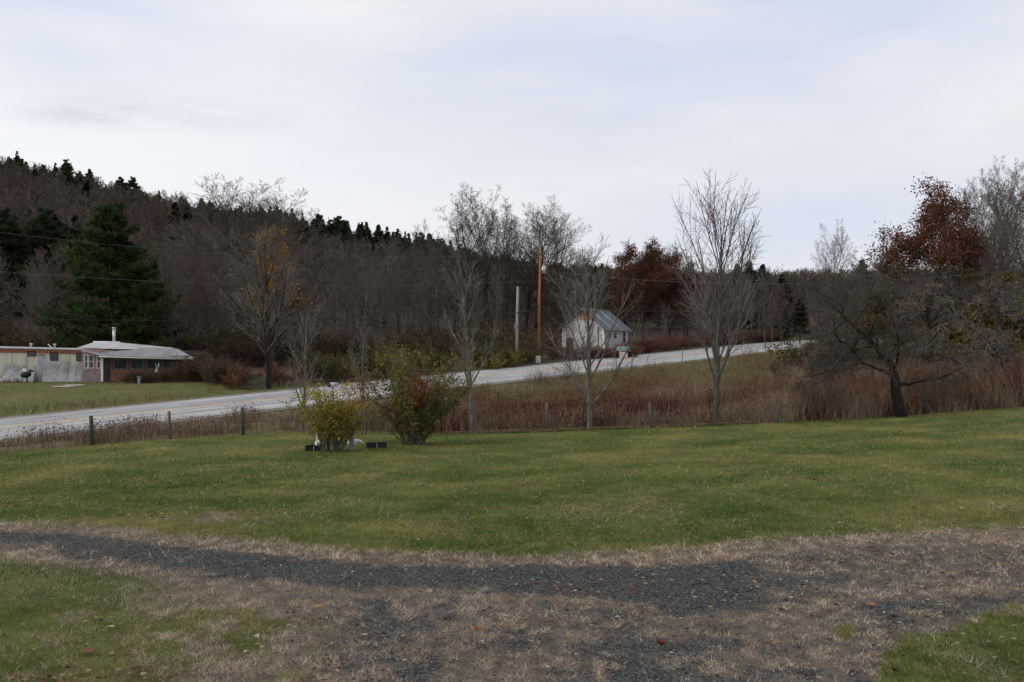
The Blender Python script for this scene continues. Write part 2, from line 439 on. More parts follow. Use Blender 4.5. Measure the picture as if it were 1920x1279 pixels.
# ================================================================== GROUND
def uv_of(x, y, z):
    yy = np.maximum(y, .5)
    return 960 + F * x / yy, np.where(y > 2, 640 + F * (EYE - z) / yy, 3000)
def I(u, us, vs): return np.interp(u, us, vs)
def ground_masks(x, y, z):
    """where gravel, dry grass and green grass lie on the near ground"""
    u, v = uv_of(x, y, z)
    nb = fbm(x * .55, y * .55, 4); nf = fbm(x * 2.1 + 40, y * 2.1, 4); nn = fbm(x * 6 + 9, y * 6, 3)
    top = I(u, [-600, 0, 200, 400, 640, 800, 1000, 1200, 1400, 1600, 1920, 2500], [950, 978, 985, 1006, 1028, 1037, 1041, 1032, 1012, 998, 987, 960]) + (nf - .5) * 12
    gt = I(u, [-600, 0, 200, 400, 640, 850, 1000, 1200, 1300, 1600, 1920, 2500], [970, 996, 1008, 1030, 1056, 1066, 1059, 1062, 1058, 1022, 1030, 1000])
    gb = I(u, [-600, 0, 200, 400, 640, 850, 1000, 1150, 1250, 1350, 1600, 1920, 2500], [1004, 1033, 1053, 1083, 1107, 1108, 1114, 1130, 1160, 1156, 1118, 1098, 1050])
    wob = (nb - .5) * 18 + (nf - .5) * 16
    strip = smooth(gt - 10, gt + 8, v + wob * .5 + (nn - .5) * 14) * (1 - smooth(gb - 20, gb + 14, v + wob + (nn - .5) * 18))
    weak = smooth(1230, 1620, u + (nb - .5) * 300 + (nf - .5) * 200)
    strip = strip * (1 - weak * (.30 + .65 * smooth(.36, .66, nf * .6 + nn * .4)))
    strip = np.maximum(strip, .5 * weak * smooth(gt - 30, gt - 5, v) * (1 - smooth(gb, gb + 40, v)) * smooth(.4, .6, nf * .5 + nn * .5))
    strip = strip * (1 - .35 * smooth(.5, .7, nf) * (1 - smooth(300, 700, u)))
    inside = smooth(top - 11, top + 12, v + (nn - .5) * 22)
    lg = 1 - smooth(-110, 170, u - I(v, [1020, 1080, 1180, 1279, 1500], [-60, 170, 260, 170, 100]) + (nb - .5) * 420 + (nf - .5) * 120)
    moss = (1 - smooth(430, 760, u)) * smooth(gb + 8, gb + 40, v) * smooth(.42, .60, nb * .5 + nf * .5) * .75
    lg = np.maximum(lg * (.68 + .32 * smooth(.38, .56, nb * .6 + nf * .4)), moss) * smooth(gb + 2, gb + 34, v)
    rgb_ = I(u, [1500, 1640, 1660, 1720, 1800, 1920, 2400], [2000, 1330, 1206, 1190, 1170, 1138, 1060])
    rg = smooth(-22, 26, v - rgb_ + (nf - .5) * 70 + (nn - .5) * 40)
    green_in = np.clip(lg + rg, 0, 1)
    green_in = np.maximum(green_in, np.exp(-(((u - 1585) / 26) ** 2 + ((v - 1184) / 11) ** 2)))
    mixg = (.38 + .62 * smooth(.36, .62, nf * .55 + nb * .45 + (nn - .5) * .35)) * smooth(gb, gb + 20, v) * smooth(330, 760, u) * .80
    gravel = np.clip(np.maximum(strip, mixg), 0, 1) * (1 - green_in) * inside
    dry = inside * (1 - green_in)
    d2 = np.exp(-(((u - 400) / 170) ** 2 + ((v - 972) / 17) ** 2)) * smooth(.35, .6, nf) * .75
    d2 = np.maximum(d2, smooth(.5, .75, nb) * .35 * smooth(840, 960, v))
    d2 = np.maximum(d2, smooth(.42, .66, fbm(x * .9 + 77, y * .9, 4)) * .55 * lg)
    d2 = np.maximum(d2, lg * smooth(300, 120, 0) * 0)
    dry = np.maximum(dry, d2 * (1 - inside) + d2 * green_in)
    return gravel, dry, inside
def build_ground():
    ys = np.concatenate([np.arange(-18, 9, 1.0), np.arange(9, 22, .075), np.arange(22, 48, .22), np.arange(48, 130, 1.0), np.arange(130, 620, 6)])
    t = np.arange(0, .37, .0028); k = [t[-1]]
    while k[-1] < 1.6: k.append(k[-1] + .012 + .08 * (k[-1] - .37))
    t = np.concatenate([t, k[1:]]); ts = np.concatenate([-t[::-1], t[1:]])
    Y, Tt = np.meshgrid(ys, ts, indexing='ij'); X = Tt * (Y + 24) * .86
    Z = ground(X, Y)
    g, d, ins = ground_masks(X, Y, Z)
    Z = Z + (fbm(X * 3, Y * 3, 3) - .5) * .035 * (Y > 9)
    nr, nc = X.shape
    V = np.stack([X, Y, Z], -1).reshape(-1, 3)
    i = np.arange(nr * nc).reshape(nr, nc)
    Q = np.stack([i[:-1, :-1], i[:-1, 1:], i[1:, 1:], i[1:, :-1]], -1).reshape(-1, 4)
    cx = V[Q].mean(1)
    gq = g.ravel()[Q].mean(1); iq = ins.ravel()[Q].mean(1); dq = d.ravel()[Q].mean(1)
    rd, _ = road_info(cx[:, 0], cx[:, 1])
    u = 960 + F * cx[:, 0] / np.maximum(cx[:, 1], 1)
    edge = lawn_edge_Y(u)
    kind = np.zeros(len(Q), int)                       # 0 lawn
    kind[(cx[:, 1] > edge)] = 1                        # 1 field
    kind[(rd > 0) & (cx[:, 1] > 20)] = 2               # 2 far yard / woods
    kind[(gq > .30) & (cx[:, 1] < 24) & (cx[:, 1] > 7)] = 3
    for kk, nm, lab, mat in ((0, 'lawn', 'mown green lawn scattered with fallen leaves', m_lawn()), (1, 'field', 'rough sloping field of dry weeds between lawn and road', m_field()),
                             (2, 'hill', 'wooded hillside rising behind the road', m_hill()), (3, 'driveway', 'dark gravel driveway overgrown with dry grass', m_drive())):
        q = Q[kind == kk]; us, inv = np.unique(q, return_inverse=True)
        me = bpy.data.meshes.new(nm)
        vv = V[us].astype(np.float32); q = inv.reshape(-1, 4).astype(np.int32)
        me.vertices.add(len(vv)); me.vertices.foreach_set('co', vv.ravel())
        me.loops.add(q.size); me.loops.foreach_set('vertex_index', q.ravel())
        me.polygons.add(len(q)); me.polygons.foreach_set('loop_start', np.arange(0, q.size, 4, dtype=np.int32))
        me.polygons.foreach_set('use_smooth', np.ones(len(q), bool))
        a = me.attributes.new('mask', 'FLOAT_COLOR', 'POINT')
        c = np.ones((len(us), 4), np.float32); c[:, 0] = g.ravel()[us]; c[:, 1] = d.ravel()[us]; c[:, 2] = ins.ravel()[us]
        a.data.foreach_set('color', c.ravel())
        me.materials.append(mat); me.update(calc_edges=True)
        tag(link(nm, me), lab, nm, None, 'structure')
def lawn_edge_Y(u):
    return np.interp(u, [-1200, 0, 300, 570, 880, 1110, 1340, 1690, 1920, 3400], [36, 40.3, 43.2, 45.6, 46.3, 46.2, 46.6, 47, 47.4, 50])
GREEN1, GREEN2, GREEN3 = (.052, .084, .018), (.100, .118, .029), (.185, .160, .055)
DRY1, DRY2 = (.12, .094, .071), (.42, .335, .255)
GRAV1, GRAV2 = (.030, .030, .031), (.128, .125, .122)
def near_ground(name, force_gravel):
    m, nt, b = newmat(name)
    at_ = N(nt, 'ShaderNodeAttribute', attribute_name='mask'); s = N(nt, 'ShaderNodeSeparateColor'); nt.links.new(at_.outputs['Color'], s.inputs[0])
    big = noise(nt, .35, 4); fine = noise(nt, 28, 4); mid = noise(nt, 4, 5)
    g = ramp(nt, big, [(.35, GREEN1), (.5, GREEN2), (.68, GREEN3)])
    g = mix(nt, .55, g, ramp(nt, fine, [(.3, (.35, .35, .35)), (.7, (1.5, 1.5, 1.5))]), 'MULTIPLY')
    dr = ramp(nt, fine, [(.34, (.06, .051, .042)), (.5, (.145, .118, .092)), (.72, (.28, .225, .175))])
    dr = mix(nt, .5, dr, ramp(nt, mid, [(.35, (.55, .52, .5)), (.7, (1.15, 1.1, 1.1))]), 'MULTIPLY')
    vo = N(nt, 'ShaderNodeTexVoronoi'); vo.inputs['Scale'].default_value = 48; nt.links.new(N(nt, 'ShaderNodeTexCoord').outputs['Object'], vo.inputs['Vector'])
    sp = N(nt, 'ShaderNodeSeparateColor'); nt.links.new(vo.outputs['Color'], sp.inputs[0])
    gr = ramp(nt, sp.outputs[0], [(.0, GRAV1), (.55, (.048, .0475, .048)), (.9, GRAV2), (1.0, (.2, .2, .2))])
    def soft(val, n_, amt=.5):
        k = N(nt, 'ShaderNodeMath', operation='MULTIPLY_ADD'); nt.links.new(n_, k.inputs[0]); k.inputs[1].default_value = amt; nt.links.new(val, k.inputs[2])
        r = N(nt, 'ShaderNodeMapRange'); r.inputs['From Min'].default_value = .5 * amt + .25; r.inputs['From Max'].default_value = .5 * amt + .75
        nt.links.new(k.outputs[0], r.inputs['Value']); return r.outputs[0]
    c = mix(nt, soft(s.outputs[1], fine, .7), g, dr)
    c = mix(nt, soft(s.outputs[0], fine, .8), c, gr)
    nt.links.new(c, b.inputs['Base Color']); b.inputs['Roughness'].default_value = .95; b.inputs['Specular IOR Level'].default_value = .1
    h = mix(nt, s.outputs[0], fine, vo.outputs['Distance'])
    bump(nt, b, h, .8, .03)
    return m
def m_lawn(): return near_ground('lawn_ground', 0)
def m_drive(): return near_ground('gravel_drive', 1)
def m_field():
    m, nt, b = newmat('field_ground')
    f = noise(nt, .22, 5); f2 = noise(nt, 3, 5)
    c = ramp(nt, f, [(.3, (.075, .075, .025)), (.5, (.11, .085, .045)), (.7, (.16, .125, .07))])
    c = mix(nt, .7, c, ramp(nt, f2, [(.3, (.5, .5, .5)), (.7, (1.3, 1.25, 1.2))]), 'MULTIPLY')
    nt.links.new(c, b.inputs['Base Color']); b.inputs['Roughness'].default_value = 1
    bump(nt, b, f2, .7, .1); return m
def m_hill():
    m, nt, b = newmat('yard_and_leaf_litter')
    tcn = N(nt, 'ShaderNodeTexCoord'); sx = N(nt, 'ShaderNodeSeparateXYZ'); nt.links.new(tcn.outputs['Object'], sx.inputs[0])
    f = noise(nt, .3, 5); f2 = noise(nt, 2.5, 6)
    yard = ramp(nt, f, [(.35, (.085, .10, .022)), (.55, (.11, .105, .03)), (.7, (.15, .11, .05))])
    litter = ramp(nt, f2, [(.3, (.035, .026, .020)), (.7, (.085, .058, .040))])
    k = N(nt, 'ShaderNodeMath', operation='MULTIPLY_ADD'); nt.links.new(f, k.inputs[0]); k.inputs[1].default_value = 14; nt.links.new(sx.outputs['Y'], k.inputs[2])
    # open yard round the house, litter from the edge of the wood on
    k2 = N(nt, 'ShaderNodeMath', operation='MULTIPLY_ADD'); nt.links.new(sx.outputs['X'], k2.inputs[0]); k2.inputs[1].default_value = .55; nt.links.new(k.outputs[0], k2.inputs[2])
    r = N(nt, 'ShaderNodeMapRange'); r.inputs['From Min'].default_value = 70; r.inputs['From Max'].default_value = 78; nt.links.new(k2.outputs[0], r.inputs['Value'])
    c = mix(nt, r.outputs[0], yard, litter)
    c = mix(nt, .6, c, ramp(nt, f2, [(.3, (.5, .5, .5)), (.7, (1.25, 1.25, 1.25))]), 'MULTIPLY')
    nt.links.new(c, b.inputs['Base Color']); b.inputs['Roughness'].default_value = 1
    bump(nt, b, f2, .6, .1); return m
build_ground()

# ---- road
def strip_mesh(name, offs, dz, mat, lab, i0=0, i1=None, cam_=True):
    V = []; Q = []
    nrm = np.stack([-RD[:, 1], RD[:, 0]], 1)
    R_ = range(i0, i1 or len(RP))
    for a, i in enumerate(R_):
        for o in offs:
            p = RP[i, :2] + nrm[i] * o
            V.append((p[0], p[1], RP[i, 2] + .012 * o + dz - .012 * abs(o)))
    k = len(offs)
    for a in range(len(R_) - 1):
        for j in range(k - 1): Q.append((a * k + j + 1, a * k + j, a * k + k + j, a * k + k + j + 1))
    me = np_mesh(name, V, Q, mat, smooth_=True)
    return tag(link(name, me), lab, name, None, 'structure')
def m_road():
    m, nt, b = newmat('worn_asphalt')
    f = noise(nt, .5, 5, mapping(nt, (1, 1, 1))); f2 = noise(nt, 40, 4)
    c = ramp(nt, f, [(.3, (.31, .31, .32)), (.7, (.40, .40, .405))])
    c = mix(nt, .18, c, ramp(nt, f2, [(.3, (.75, .75, .75)), (.7, (1.2, 1.2, 1.2))]), 'MULTIPLY')
    # wheel tracks: streaks that run along the road (rotated object space)
    mp = N(nt, 'ShaderNodeMapping'); mp.inputs['Rotation'].default_value = (0, 0, -math.atan2(65.5, 58.4)); mp.inputs['Scale'].default_value = (1, 1, 1)
    nt.links.new(N(nt, 'ShaderNodeTexCoord').outputs['Object'], mp.inputs['Vector'])
    m2 = N(nt, 'ShaderNodeMapping'); m2.inputs['Scale'].default_value = (.012, .9, 1); nt.links.new(mp.outputs[0], m2.inputs['Vector'])
    f3 = noise(nt, 1.0, 3, m2.outputs[0])
    c = mix(nt, .8, c, ramp(nt, f3, [(.35, (.70, .70, .73)), (.65, (1.22, 1.22, 1.19))]), 'MULTIPLY')
    ang = math.atan2(65.5, 58.4); nx, ny = -math.sin(ang), math.cos(ang)
    dt = N(nt, 'ShaderNodeVectorMath', operation='DOT_PRODUCT'); dt.inputs[1].default_value = (nx, ny, 0); nt.links.new(N(nt, 'ShaderNodeTexCoord').outputs['Object'], dt.inputs[0])
    mr = N(nt, 'ShaderNodeMapRange'); c0 = -27.5 * nx + 51.5 * ny; mr.inputs['From Min'].default_value = c0 - 5; mr.inputs['From Max'].default_value = c0 + 5; nt.links.new(dt.outputs['Value'], mr.inputs['Value'])
    L_ = lambda d: (d + 5) / 10
    tr = ramp(nt, mr.outputs[0], [(L_(-4.9), (.62, .60, .57)), (L_(-4.2), (.92, .92, .92)), (L_(-3.0), (1, 1, 1)), (L_(-2.6), (.80, .80, .81)), (L_(-2.0), (1.04, 1.04, 1.03)), (L_(-.95), (.80, .80, .81)), (L_(-.4), (1, 1, 1)), (L_(.4), (1, 1, 1)),
                                  (L_(.95), (.80, .80, .81)), (L_(2.0), (1.04, 1.04, 1.03)), (L_(2.6), (.80, .80, .81)), (L_(3.0), (1, 1, 1)), (L_(4.2), (.92, .92, .92)), (L_(4.9), (.62, .60, .57))])
    c = mix(nt, .9, c, tr, 'MULTIPLY')
    crk = N(nt, 'ShaderNodeTexVoronoi', feature='DISTANCE_TO_EDGE'); crk.inputs['Scale'].default_value = .16; nt.links.new(N(nt, 'ShaderNodeTexCoord').outputs['Object'], crk.inputs['Vector'])
    c = mix(nt, .6, c, ramp(nt, crk.outputs['Distance'], [(.0, (.45, .45, .45)), (.012, (1, 1, 1))]), 'MULTIPLY')
    nt.links.new(c, b.inputs['Base Color']); b.inputs['Roughness'].default_value = .75; b.inputs['Specular IOR Level'].default_value = .25
    return m
strip_mesh('road', [-5.0, -ROADW, -2, 0, 2, ROADW, 5.0], .03, m_road(), 'pale grey country road climbing past the field')
M['shoulder'] = m_noise('gravel_shoulder', (.10, .088, .07), (.22, .20, .17), 2.5, .95, .3)
strip_mesh('road_shoulder', [-6.0, -5.4, -4.85], .022, M['shoulder'], 'brown gravel shoulder along the road')
strip_mesh('road_shoulder', [4.85, 5.4, 6.0], .022, M['shoulder'], 'brown gravel shoulder along the road')
M['yellow_line'] = m_noise('faded_yellow_paint', (.46, .27, .09), (.54, .36, .14), 2, .7, 0)
M['white_line'] = m_noise('faded_white_paint', (.5, .5, .5), (.68, .68, .67), 2, .7, 0)
strip_mesh('road_centre_line', [-.26, -.09], .036, M['yellow_line'], 'faded yellow centre line on the road')
strip_mesh('road_centre_line', [.09, .26], .036, M['yellow_line'], 'faded yellow centre line on the road')
strip_mesh('road_edge_line', [-3.65, -3.53], .036, M['white_line'], 'worn white edge line on the road')
strip_mesh('road_edge_line', [3.53, 3.65], .036, M['white_line'], 'worn white edge line on the road')

# ================================================================== GRASS, GRAVEL, LEAVES (stuff)
def scatter(n, ya, yb, ua, ub, rs, power=1.0):
    y = ya * (yb / ya) ** (rs.rand(n) ** power)
    u = ua + (ub - ua) * rs.rand(n)
    return (u - 960) / F * y, y
def blades(x, y, h, wd, lean, col, rs, dz=0):
    n = len(x); z = ground(x, y) + dz
    a = rs.rand(n) * 2 * PI; l = rs.rand(n) * lean
    h = np.broadcast_to(h, (n,)); wd = np.broadcast_to(wd, (n,))
    B = np.stack([x, y, z - .01], 1)
    tip = B + np.stack([np.cos(a) * l * h, np.sin(a) * l * h, h], 1)
    p = rs.rand(n) * PI; s = np.stack([np.cos(p) * wd / 2, np.sin(p) * wd / 2, np.zeros(n)], 1)
    V = np.stack([B - s, B + s, tip], 1).reshape(-1, 3)
    return V, np.arange(3 * n).reshape(n, 3), col
def grass():
    rs = np.random.RandomState(5)
    out = []
    for n, ya, yb, h, wd in ((420000, 9.6, 15.5, .048, .0062), (300000, 15.5, 26, .055, .010), (220000, 26, 48, .06, .016)):
        x, y = scatter(int(n * (1.55 if ya < 12 else 1.25)), ya * (.86 if ya < 12 else 1), yb, *((-700, 2620) if ya < 12 else (-380, 2320)), rs)
        keep = y < lawn_edge_Y(960 + F * x / y) + .2
        x, y = x[keep], y[keep]
        g, d, ins = ground_masks(x, y, ground(x, y))
        keep = rs.rand(len(x)) > np.clip(g * 1.25 - .05, 0, .97)
        x, y, g, d, ins = x[keep], y[keep], g[keep], d[keep], ins[keep]
        n = len(x)
        big = fbm(x * .35, y * .35, 4); f2 = fbm(x * 1.3 + 30, y * 1.3, 3)
        isdry = rs.rand(n) < np.clip(d * 1.05 - .03 + (f2 - .5) * .3 * (d < .9), .05, .97)
        t = np.clip((big - .35) * 2.6 + (rs.rand(n) - .5) * .7 + .45 * ins * (1 - d) * (x < 0), 0, 1)[:, None]
        cg = np.array(GREEN1) * 1.25 * (1 - t) + np.array(GREEN3) * 1.35 * t
        t2 = rs.rand(n)[:, None]
        cd = np.array(DRY1) * 1.1 * (1 - t2) + np.array(DRY2) * 1.35 * t2
        tf = smooth(.32, .68, fbm(x * 7 + 2, y * 5, 3)); tl_ = smooth(.3, .7, fbm(x * 2.6 + 60, y * 1.7, 4))
        col = np.where(isdry[:, None], cd * (.50 + .95 * tf[:, None]), cg * (.72 + .30 * tf[:, None] + .28 * tl_[:, None])) * (1 + (rs.rand(n, 1) - .5) * .5)
        hh = h * (.5 + rs.rand(n)) * (.65 + .8 * tf) * np.where(isdry, .85, 1.0) * (1 - .3 * g)
        out.append(blades(x, y, hh, wd * (.6 + .8 * rs.rand(n)), np.where(isdry, 2.6, 1.4), col, rs))
    V, T = cat([(o[0], o[1]) for o in out]); col = np.concatenate([o[2] for o in out])
    tag(link('grass', np_mesh('grass', V, T, M['grass'], col)), 'short mown grass blades, green on the lawn and straw dry beside the drive', 'grass', None, 'stuff')
grass()
def stones():
    rs = np.random.RandomState(8)
    x, y = scatter(64000, 9, 21, -420, 2340, rs)
    g, d, ins = ground_masks(x, y, ground(x, y))
    k = rs.rand(len(x)) < g * .9; x, y = x[k], y[k]; n = len(x)
    s = .006 + .020 * rs.rand(n) ** 4
    o = np.array([[1, 0, 0], [0, 1, 0], [-1, 0, 0], [0, -1, 0], [0, 0, .8], [0, 0, -.5]])
    P = np.stack([x, y, ground(x, y) + s * .3 + .004], 1)
    V = P[:, None] + o[None] * s[:, None, None] * (.6 + .7 * rs.rand(n, 6, 1))
    t = np.array([[0, 1, 4], [1, 2, 4], [2, 3, 4], [3, 0, 4], [1, 0, 5], [2, 1, 5], [3, 2, 5], [0, 3, 5]])
    T = (np.arange(n) * 6)[:, None, None] + t[None]
    c = vary((.083, .080, .078), n, rs, .55, .05); c[rs.rand(n) < .02] = (.42, .415, .40)
    tag(link('gravel', np_mesh('gravel', V.reshape(-1, 3), T.reshape(-1, 3), M['weed'], np.repeat(c, 8, 0))), 'loose dark gravel with a few white stones on the drive', 'gravel', None, 'stuff')
stones()
LEAFCOL = np.array([(.16, .085, .048), (.24, .15, .09), (.34, .26, .17), (.36, .31, .235), (.11, .06, .04), (.21, .09, .045)])
def curled_leaves(x, y, s, col, rs):
    n = len(x); z = ground(x, y) + .035 + .03 * rs.rand(n) + .02 * (y > 18)
    a = rs.rand(n) * 2 * PI; ca, sa = np.cos(a), np.sin(a)
    o = np.array([[-.55, 0, .1], [-.1, .42, .28], [.55, 0, .12], [-.1, -.42, .28], [0, 0, -.05]])
    L = o[None] * s[:, None, None] * np.stack([np.ones((n, 5)), np.ones((n, 5)), (rs.rand(n, 1) * 1.6) * np.ones((n, 5))], -1)
    V = np.stack([x[:, None] + L[..., 0] * ca[:, None] - L[..., 1] * sa[:, None], y[:, None] + L[..., 0] * sa[:, None] + L[..., 1] * ca[:, None], z[:, None] + L[..., 2]], -1)
    T = (np.arange(n) * 5)[:, None, None] + np.array([[0, 4, 1], [4, 2, 1], [4, 3, 2], [0, 3, 4]])[None]
    return V.reshape(-1, 3), T.reshape(-1, 3), np.repeat(col, 4, 0)
def litter():
    rs = np.random.RandomState(21)
    x, y = scatter(7500, 10, 46.5, -80, 2000, rs, .7)
    nb = fbm(x * .5 + 3, y * .5 + 8, 3); u = 960 + F * x / y
    k = rs.rand(len(x)) < .12 + .5 * smooth(.5, .68, nb) + .30 * smooth(900, 1900, u)
    x, y = x[k], y[k]
    # thick drift along the foot of the weeds
    n2 = 7000; u2 = 820 + 600 * rs.rand(n2) ** .9; y2 = lawn_edge_Y(u2) + rs.randn(n2) * .40 - .15
    x = np.concatenate([x, (u2 - 960) / F * y2]); y = np.concatenate([y, y2])
    # the litter heap at the very front of the photo
    x3, y3 = -4.6 + rs.randn(60) * .5, 10.6 + rs.randn(60) * .25
    x = np.concatenate([x, x3]); y = np.concatenate([y, y3]); n = len(x)
    col = LEAFCOL[rs.choice(6, n, p=[.14, .22, .24, .16, .14, .10])] * (.6 + .7 * rs.rand(n, 1))
    V, T, c = curled_leaves(x, y, .042 + .060 * rs.rand(n) ** 1.3, col, rs)
    tag(link('fallen_leaves', np_mesh('fallen_leaves', V, T, M['leaf'], c)), 'fallen brown and straw coloured leaves scattered over the lawn and drive', 'leaves', None, 'stuff')
    for u, v, s, c, lab in ((598, 1146, .16, (.62, .30, .04), 'bright yellow maple leaf on dry grass below the drive'), (893, 1187, .19, (.34, .12, .05), 'rust red leaf lying on dry grass below the drive'),
                         (1240, 1219, .20, (.20, .055, .03), 'dark red curled leaf standing up from dry grass'), (480, 1208, .17, (.55, .47, .40), 'pale bleached leaf on mossy grass near the front'),
                         (1792, 1152, .22, (.20, .11, .08), 'dull brown leaf on dry grass beside the corner of green lawn'), (1632, 1140, .22, (.45, .2, .08), 'orange brown leaf on straw beside the green tuft'),
                         (165, 1230, .26, (.26, .10, .06), 'big reddish leaf on grass in the near corner of lawn'), (1577, 993, .24, (.45, .36, .24), 'pale tan leaf on the grass edge above the drive')):
        y = EYE * F / (v - 640); x = (u - 960) / F * y
        V, T, cc = curled_leaves(np.array([x]), np.array([y]), np.array([s * .72]), np.array([c]) * .8, rs)
        me = np_mesh('fallen_leaf', V - np.array([[x, y, gz(x, y)]]), T, M['leaf'], cc)
        o = link('fallen_leaf', me); o.location = (x, y, gz(x, y) + .01); tag(o, lab, 'leaf', 'larger fallen leaves near the drive')
litter()
# ================================================================== LAWN TREES (bare saplings by the field)
def lawn_trees():
    rs = np.random.RandomState(2)
    # tall vase shaped sapling
    S, _ = skel(41, 12.3, .15, start=.15, end=.80, n=(23, 9, 4, 0), ang=((15, 34), (16, 38), (22, 50)), ln=(.66, .42, .45), tap=.38,
                trop=(.0, .045, .05, .03), wig=(.03, .075, .11, .14), rc=.58, rmin=.007)
    place_tree('bare_maple_tree', tree_meshes('tall_vase', S, rs, M['bark_grey'], M['twig_pale']), gp(1343, 46.2),
               'tallest bare lawn tree, upright fan of branches, right of the green road sign', 'tree', 'bare young trees along the edge of the lawn', rz=.6)
    S, _ = skel(52, 9.4, .135, start=.10, end=.80, n=(18, 8, 4, 0), ang=((22, 50), (18, 42), (25, 55)), ln=(.58, .45, .45), tap=.48,
                trop=(.0, .06, .05, .03), wig=(.03, .06, .09, .12), rc=.5, rmin=.007, lean=(.0, 0))
    place_tree('bare_maple_tree', tree_meshes('mid_vase', S, rs, M['bark_pale'], M['twig_pale']), gp(1106, 45.7),
               'bare spreading young tree standing in front of the old white shed', 'tree', 'bare young trees along the edge of the lawn', rz=2.2)
    S, _ = skel(63, 9.1, .125, start=.16, end=.88, n=(16, 8, 5, 0), ang=((14, 36), (18, 40), (25, 55)), ln=(.46, .45, .45), tap=.5,
                trop=(.0, .06, .05, .03), wig=(.025, .06, .09, .12), rc=.55, rmin=.007)
    place_tree('bare_maple_tree', tree_meshes('narrow_vase', S, rs, M['bark_pale'], M['twig_pale']), gp(886, 45.6),
               'slim bare tree with pale trunk just beside the big olive shrub', 'tree', 'bare young trees along the edge of the lawn', rz=1.0)
    S, _ = skel(74, 6.0, .085, start=.14, end=.9, n=(18, 7, 4, 0), ang=((18, 42), (20, 42), (25, 55)), ln=(.44, .42, .45), tap=.55,
                trop=(.0, .06, .05, .03), wig=(.03, .06, .09, .12), rc=.5, rmin=.006)
    place_tree('bare_sapling', tree_meshes('small_vase', S, rs, M['bark_pale'], M['twig_pale']), gp(567, 44.8),
               'small bare sapling between the dark fence post and the yellow leaved shrub', 'tree', 'bare young trees along the edge of the lawn', rz=.3)
    S, tips = skel(85, 5.4, .06, start=.3, end=.9, n=(8, 5, 3, 0), ang=((12, 30), (20, 42), (25, 55)), ln=(.40, .4, .45), tap=.6, wig=(.04, .06, .09, .12), rmin=.006)
    me = tree_meshes('thin_stem', S, rs, M['bark_pale'], M['twig_pale'])
    place_tree('bare_sapling', me, gp(685, 45.2), 'thin leafless sapling rising behind the gap between the two shrubs', 'tree', 'bare young trees along the edge of the lawn', rz=4)
    S, tips = skel(86, 4.6, .05, start=.3, end=.9, n=(8, 5, 3, 0), ang=((12, 34), (20, 42), (25, 55)), ln=(.40, .4, .45), tap=.6, wig=(.05, .06, .09, .12), rmin=.006)
    me = tree_meshes('thin_red_stem', S, rs, M['bark_pale'], M['twig_pale'])
    P = np.array([0, 0, 2.15]) + rs.randn(420, 3) * np.array([.28, .28, .36])
    V, T = leaves(P, .06 + .05 * rs.rand(420), rs)
    fol = np_mesh('red_leaves', V, T, M['leaf'], np.repeat(vary((.20, .055, .025), 420, rs, .4, .15), 2, 0))
    place_tree('bare_sapling', (*me, fol), gp(679, 44.6), 'thin sapling keeping one clump of dark red leaves, between the two shrubs', 'tree', 'bare young trees along the edge of the lawn', rz=2)
    # old apple tree
    S, tips = skel(94, 8.2, .30, start=.20, end=.95, n=(14, 14, 9, 5), ang=((45, 92), (30, 75), (30, 75), (30, 70)), ln=(.80, .50, .46, .5), tap=.42,
                   trop=(.0, .01, -.02, -.01, .0), wig=(.13, .19, .2, .22, .25), rc=.42, rmin=.008, lean=(-.22, .0), segs=(10, 9, 6, 4, 2))
    me = tree_meshes('apple', S, rs, M['bark_dark'], M['twig_dark'], split=1, n1=7)
    P = tips[rs.rand(len(tips)) < .035][:, :3]; V, T = leaves(P, .07 + .05 * rs.rand(len(P)), rs)
    fol = np_mesh('apple_leaves', V, T, M['leaf'], np.repeat(vary((.30, .18, .03), len(P), rs, .4, .15), 2, 0))
    M['bark_black'] = m_noise('bark_black', (.008, .0075, .007), (.024, .022, .02), 5, .95, .8, stretch=(1, 1, .3))
    me[0].materials[0] = M['bark_black']
    place_tree('old_apple_tree', (*me, fol), gp(1692, 46.6), 'old dark crooked apple tree with wide tangled crown leaning over the weeds', 'tree')
    S, tips = skel(103, 7.0, .26, start=.10, end=.92, n=(18, 10, 7, 5), ang=((35, 80), (30, 75), (30, 75), (30, 70)), ln=(.66, .52, .45, .45), tap=.5,
                   trop=(.0, .0, -.01, .0, .0), wig=(.09, .15, .17, .2, .25), rc=.55, rmin=.009, segs=(10, 8, 6, 4, 2))
    me = tree_meshes('thicket', S, rs, M['bark_dark'], M['twig_grey'], split=1)
    P = tips[rs.rand(len(tips)) < .075][:, :3]; V, T = leaves(P, .08 + .06 * rs.rand(len(P)), rs)
    fol = np_mesh('thicket_leaves', V, T, M['leaf'], np.repeat(vary((.34, .18, .03), len(P), rs, .4, .15), 2, 0))
    place_tree('tangled_tree', (*me, fol), gp(1862, 54), 'low tangled tree with scattered yellow leaves beside the apple tree', 'tree', None)
    place_tree('tangled_tree', (*me, fol), gp(2060, 56), 'low tangled tree with scattered yellow leaves at the edge of view', 'tree', None, rz=2)
    place_tree('tangled_tree', (*me, fol), gp(1560, 72), 'low grey tangle of a tree behind the apple tree, near where the road ends', 'tree', None, rz=4, s=.85)
    place_tree('tangled_tree', (*me, fol), gp(1745, 70), 'yellow flecked tangled tree deep behind the apple tree trunk', 'tree', None, rz=3.2, s=1.12)
lawn_trees()

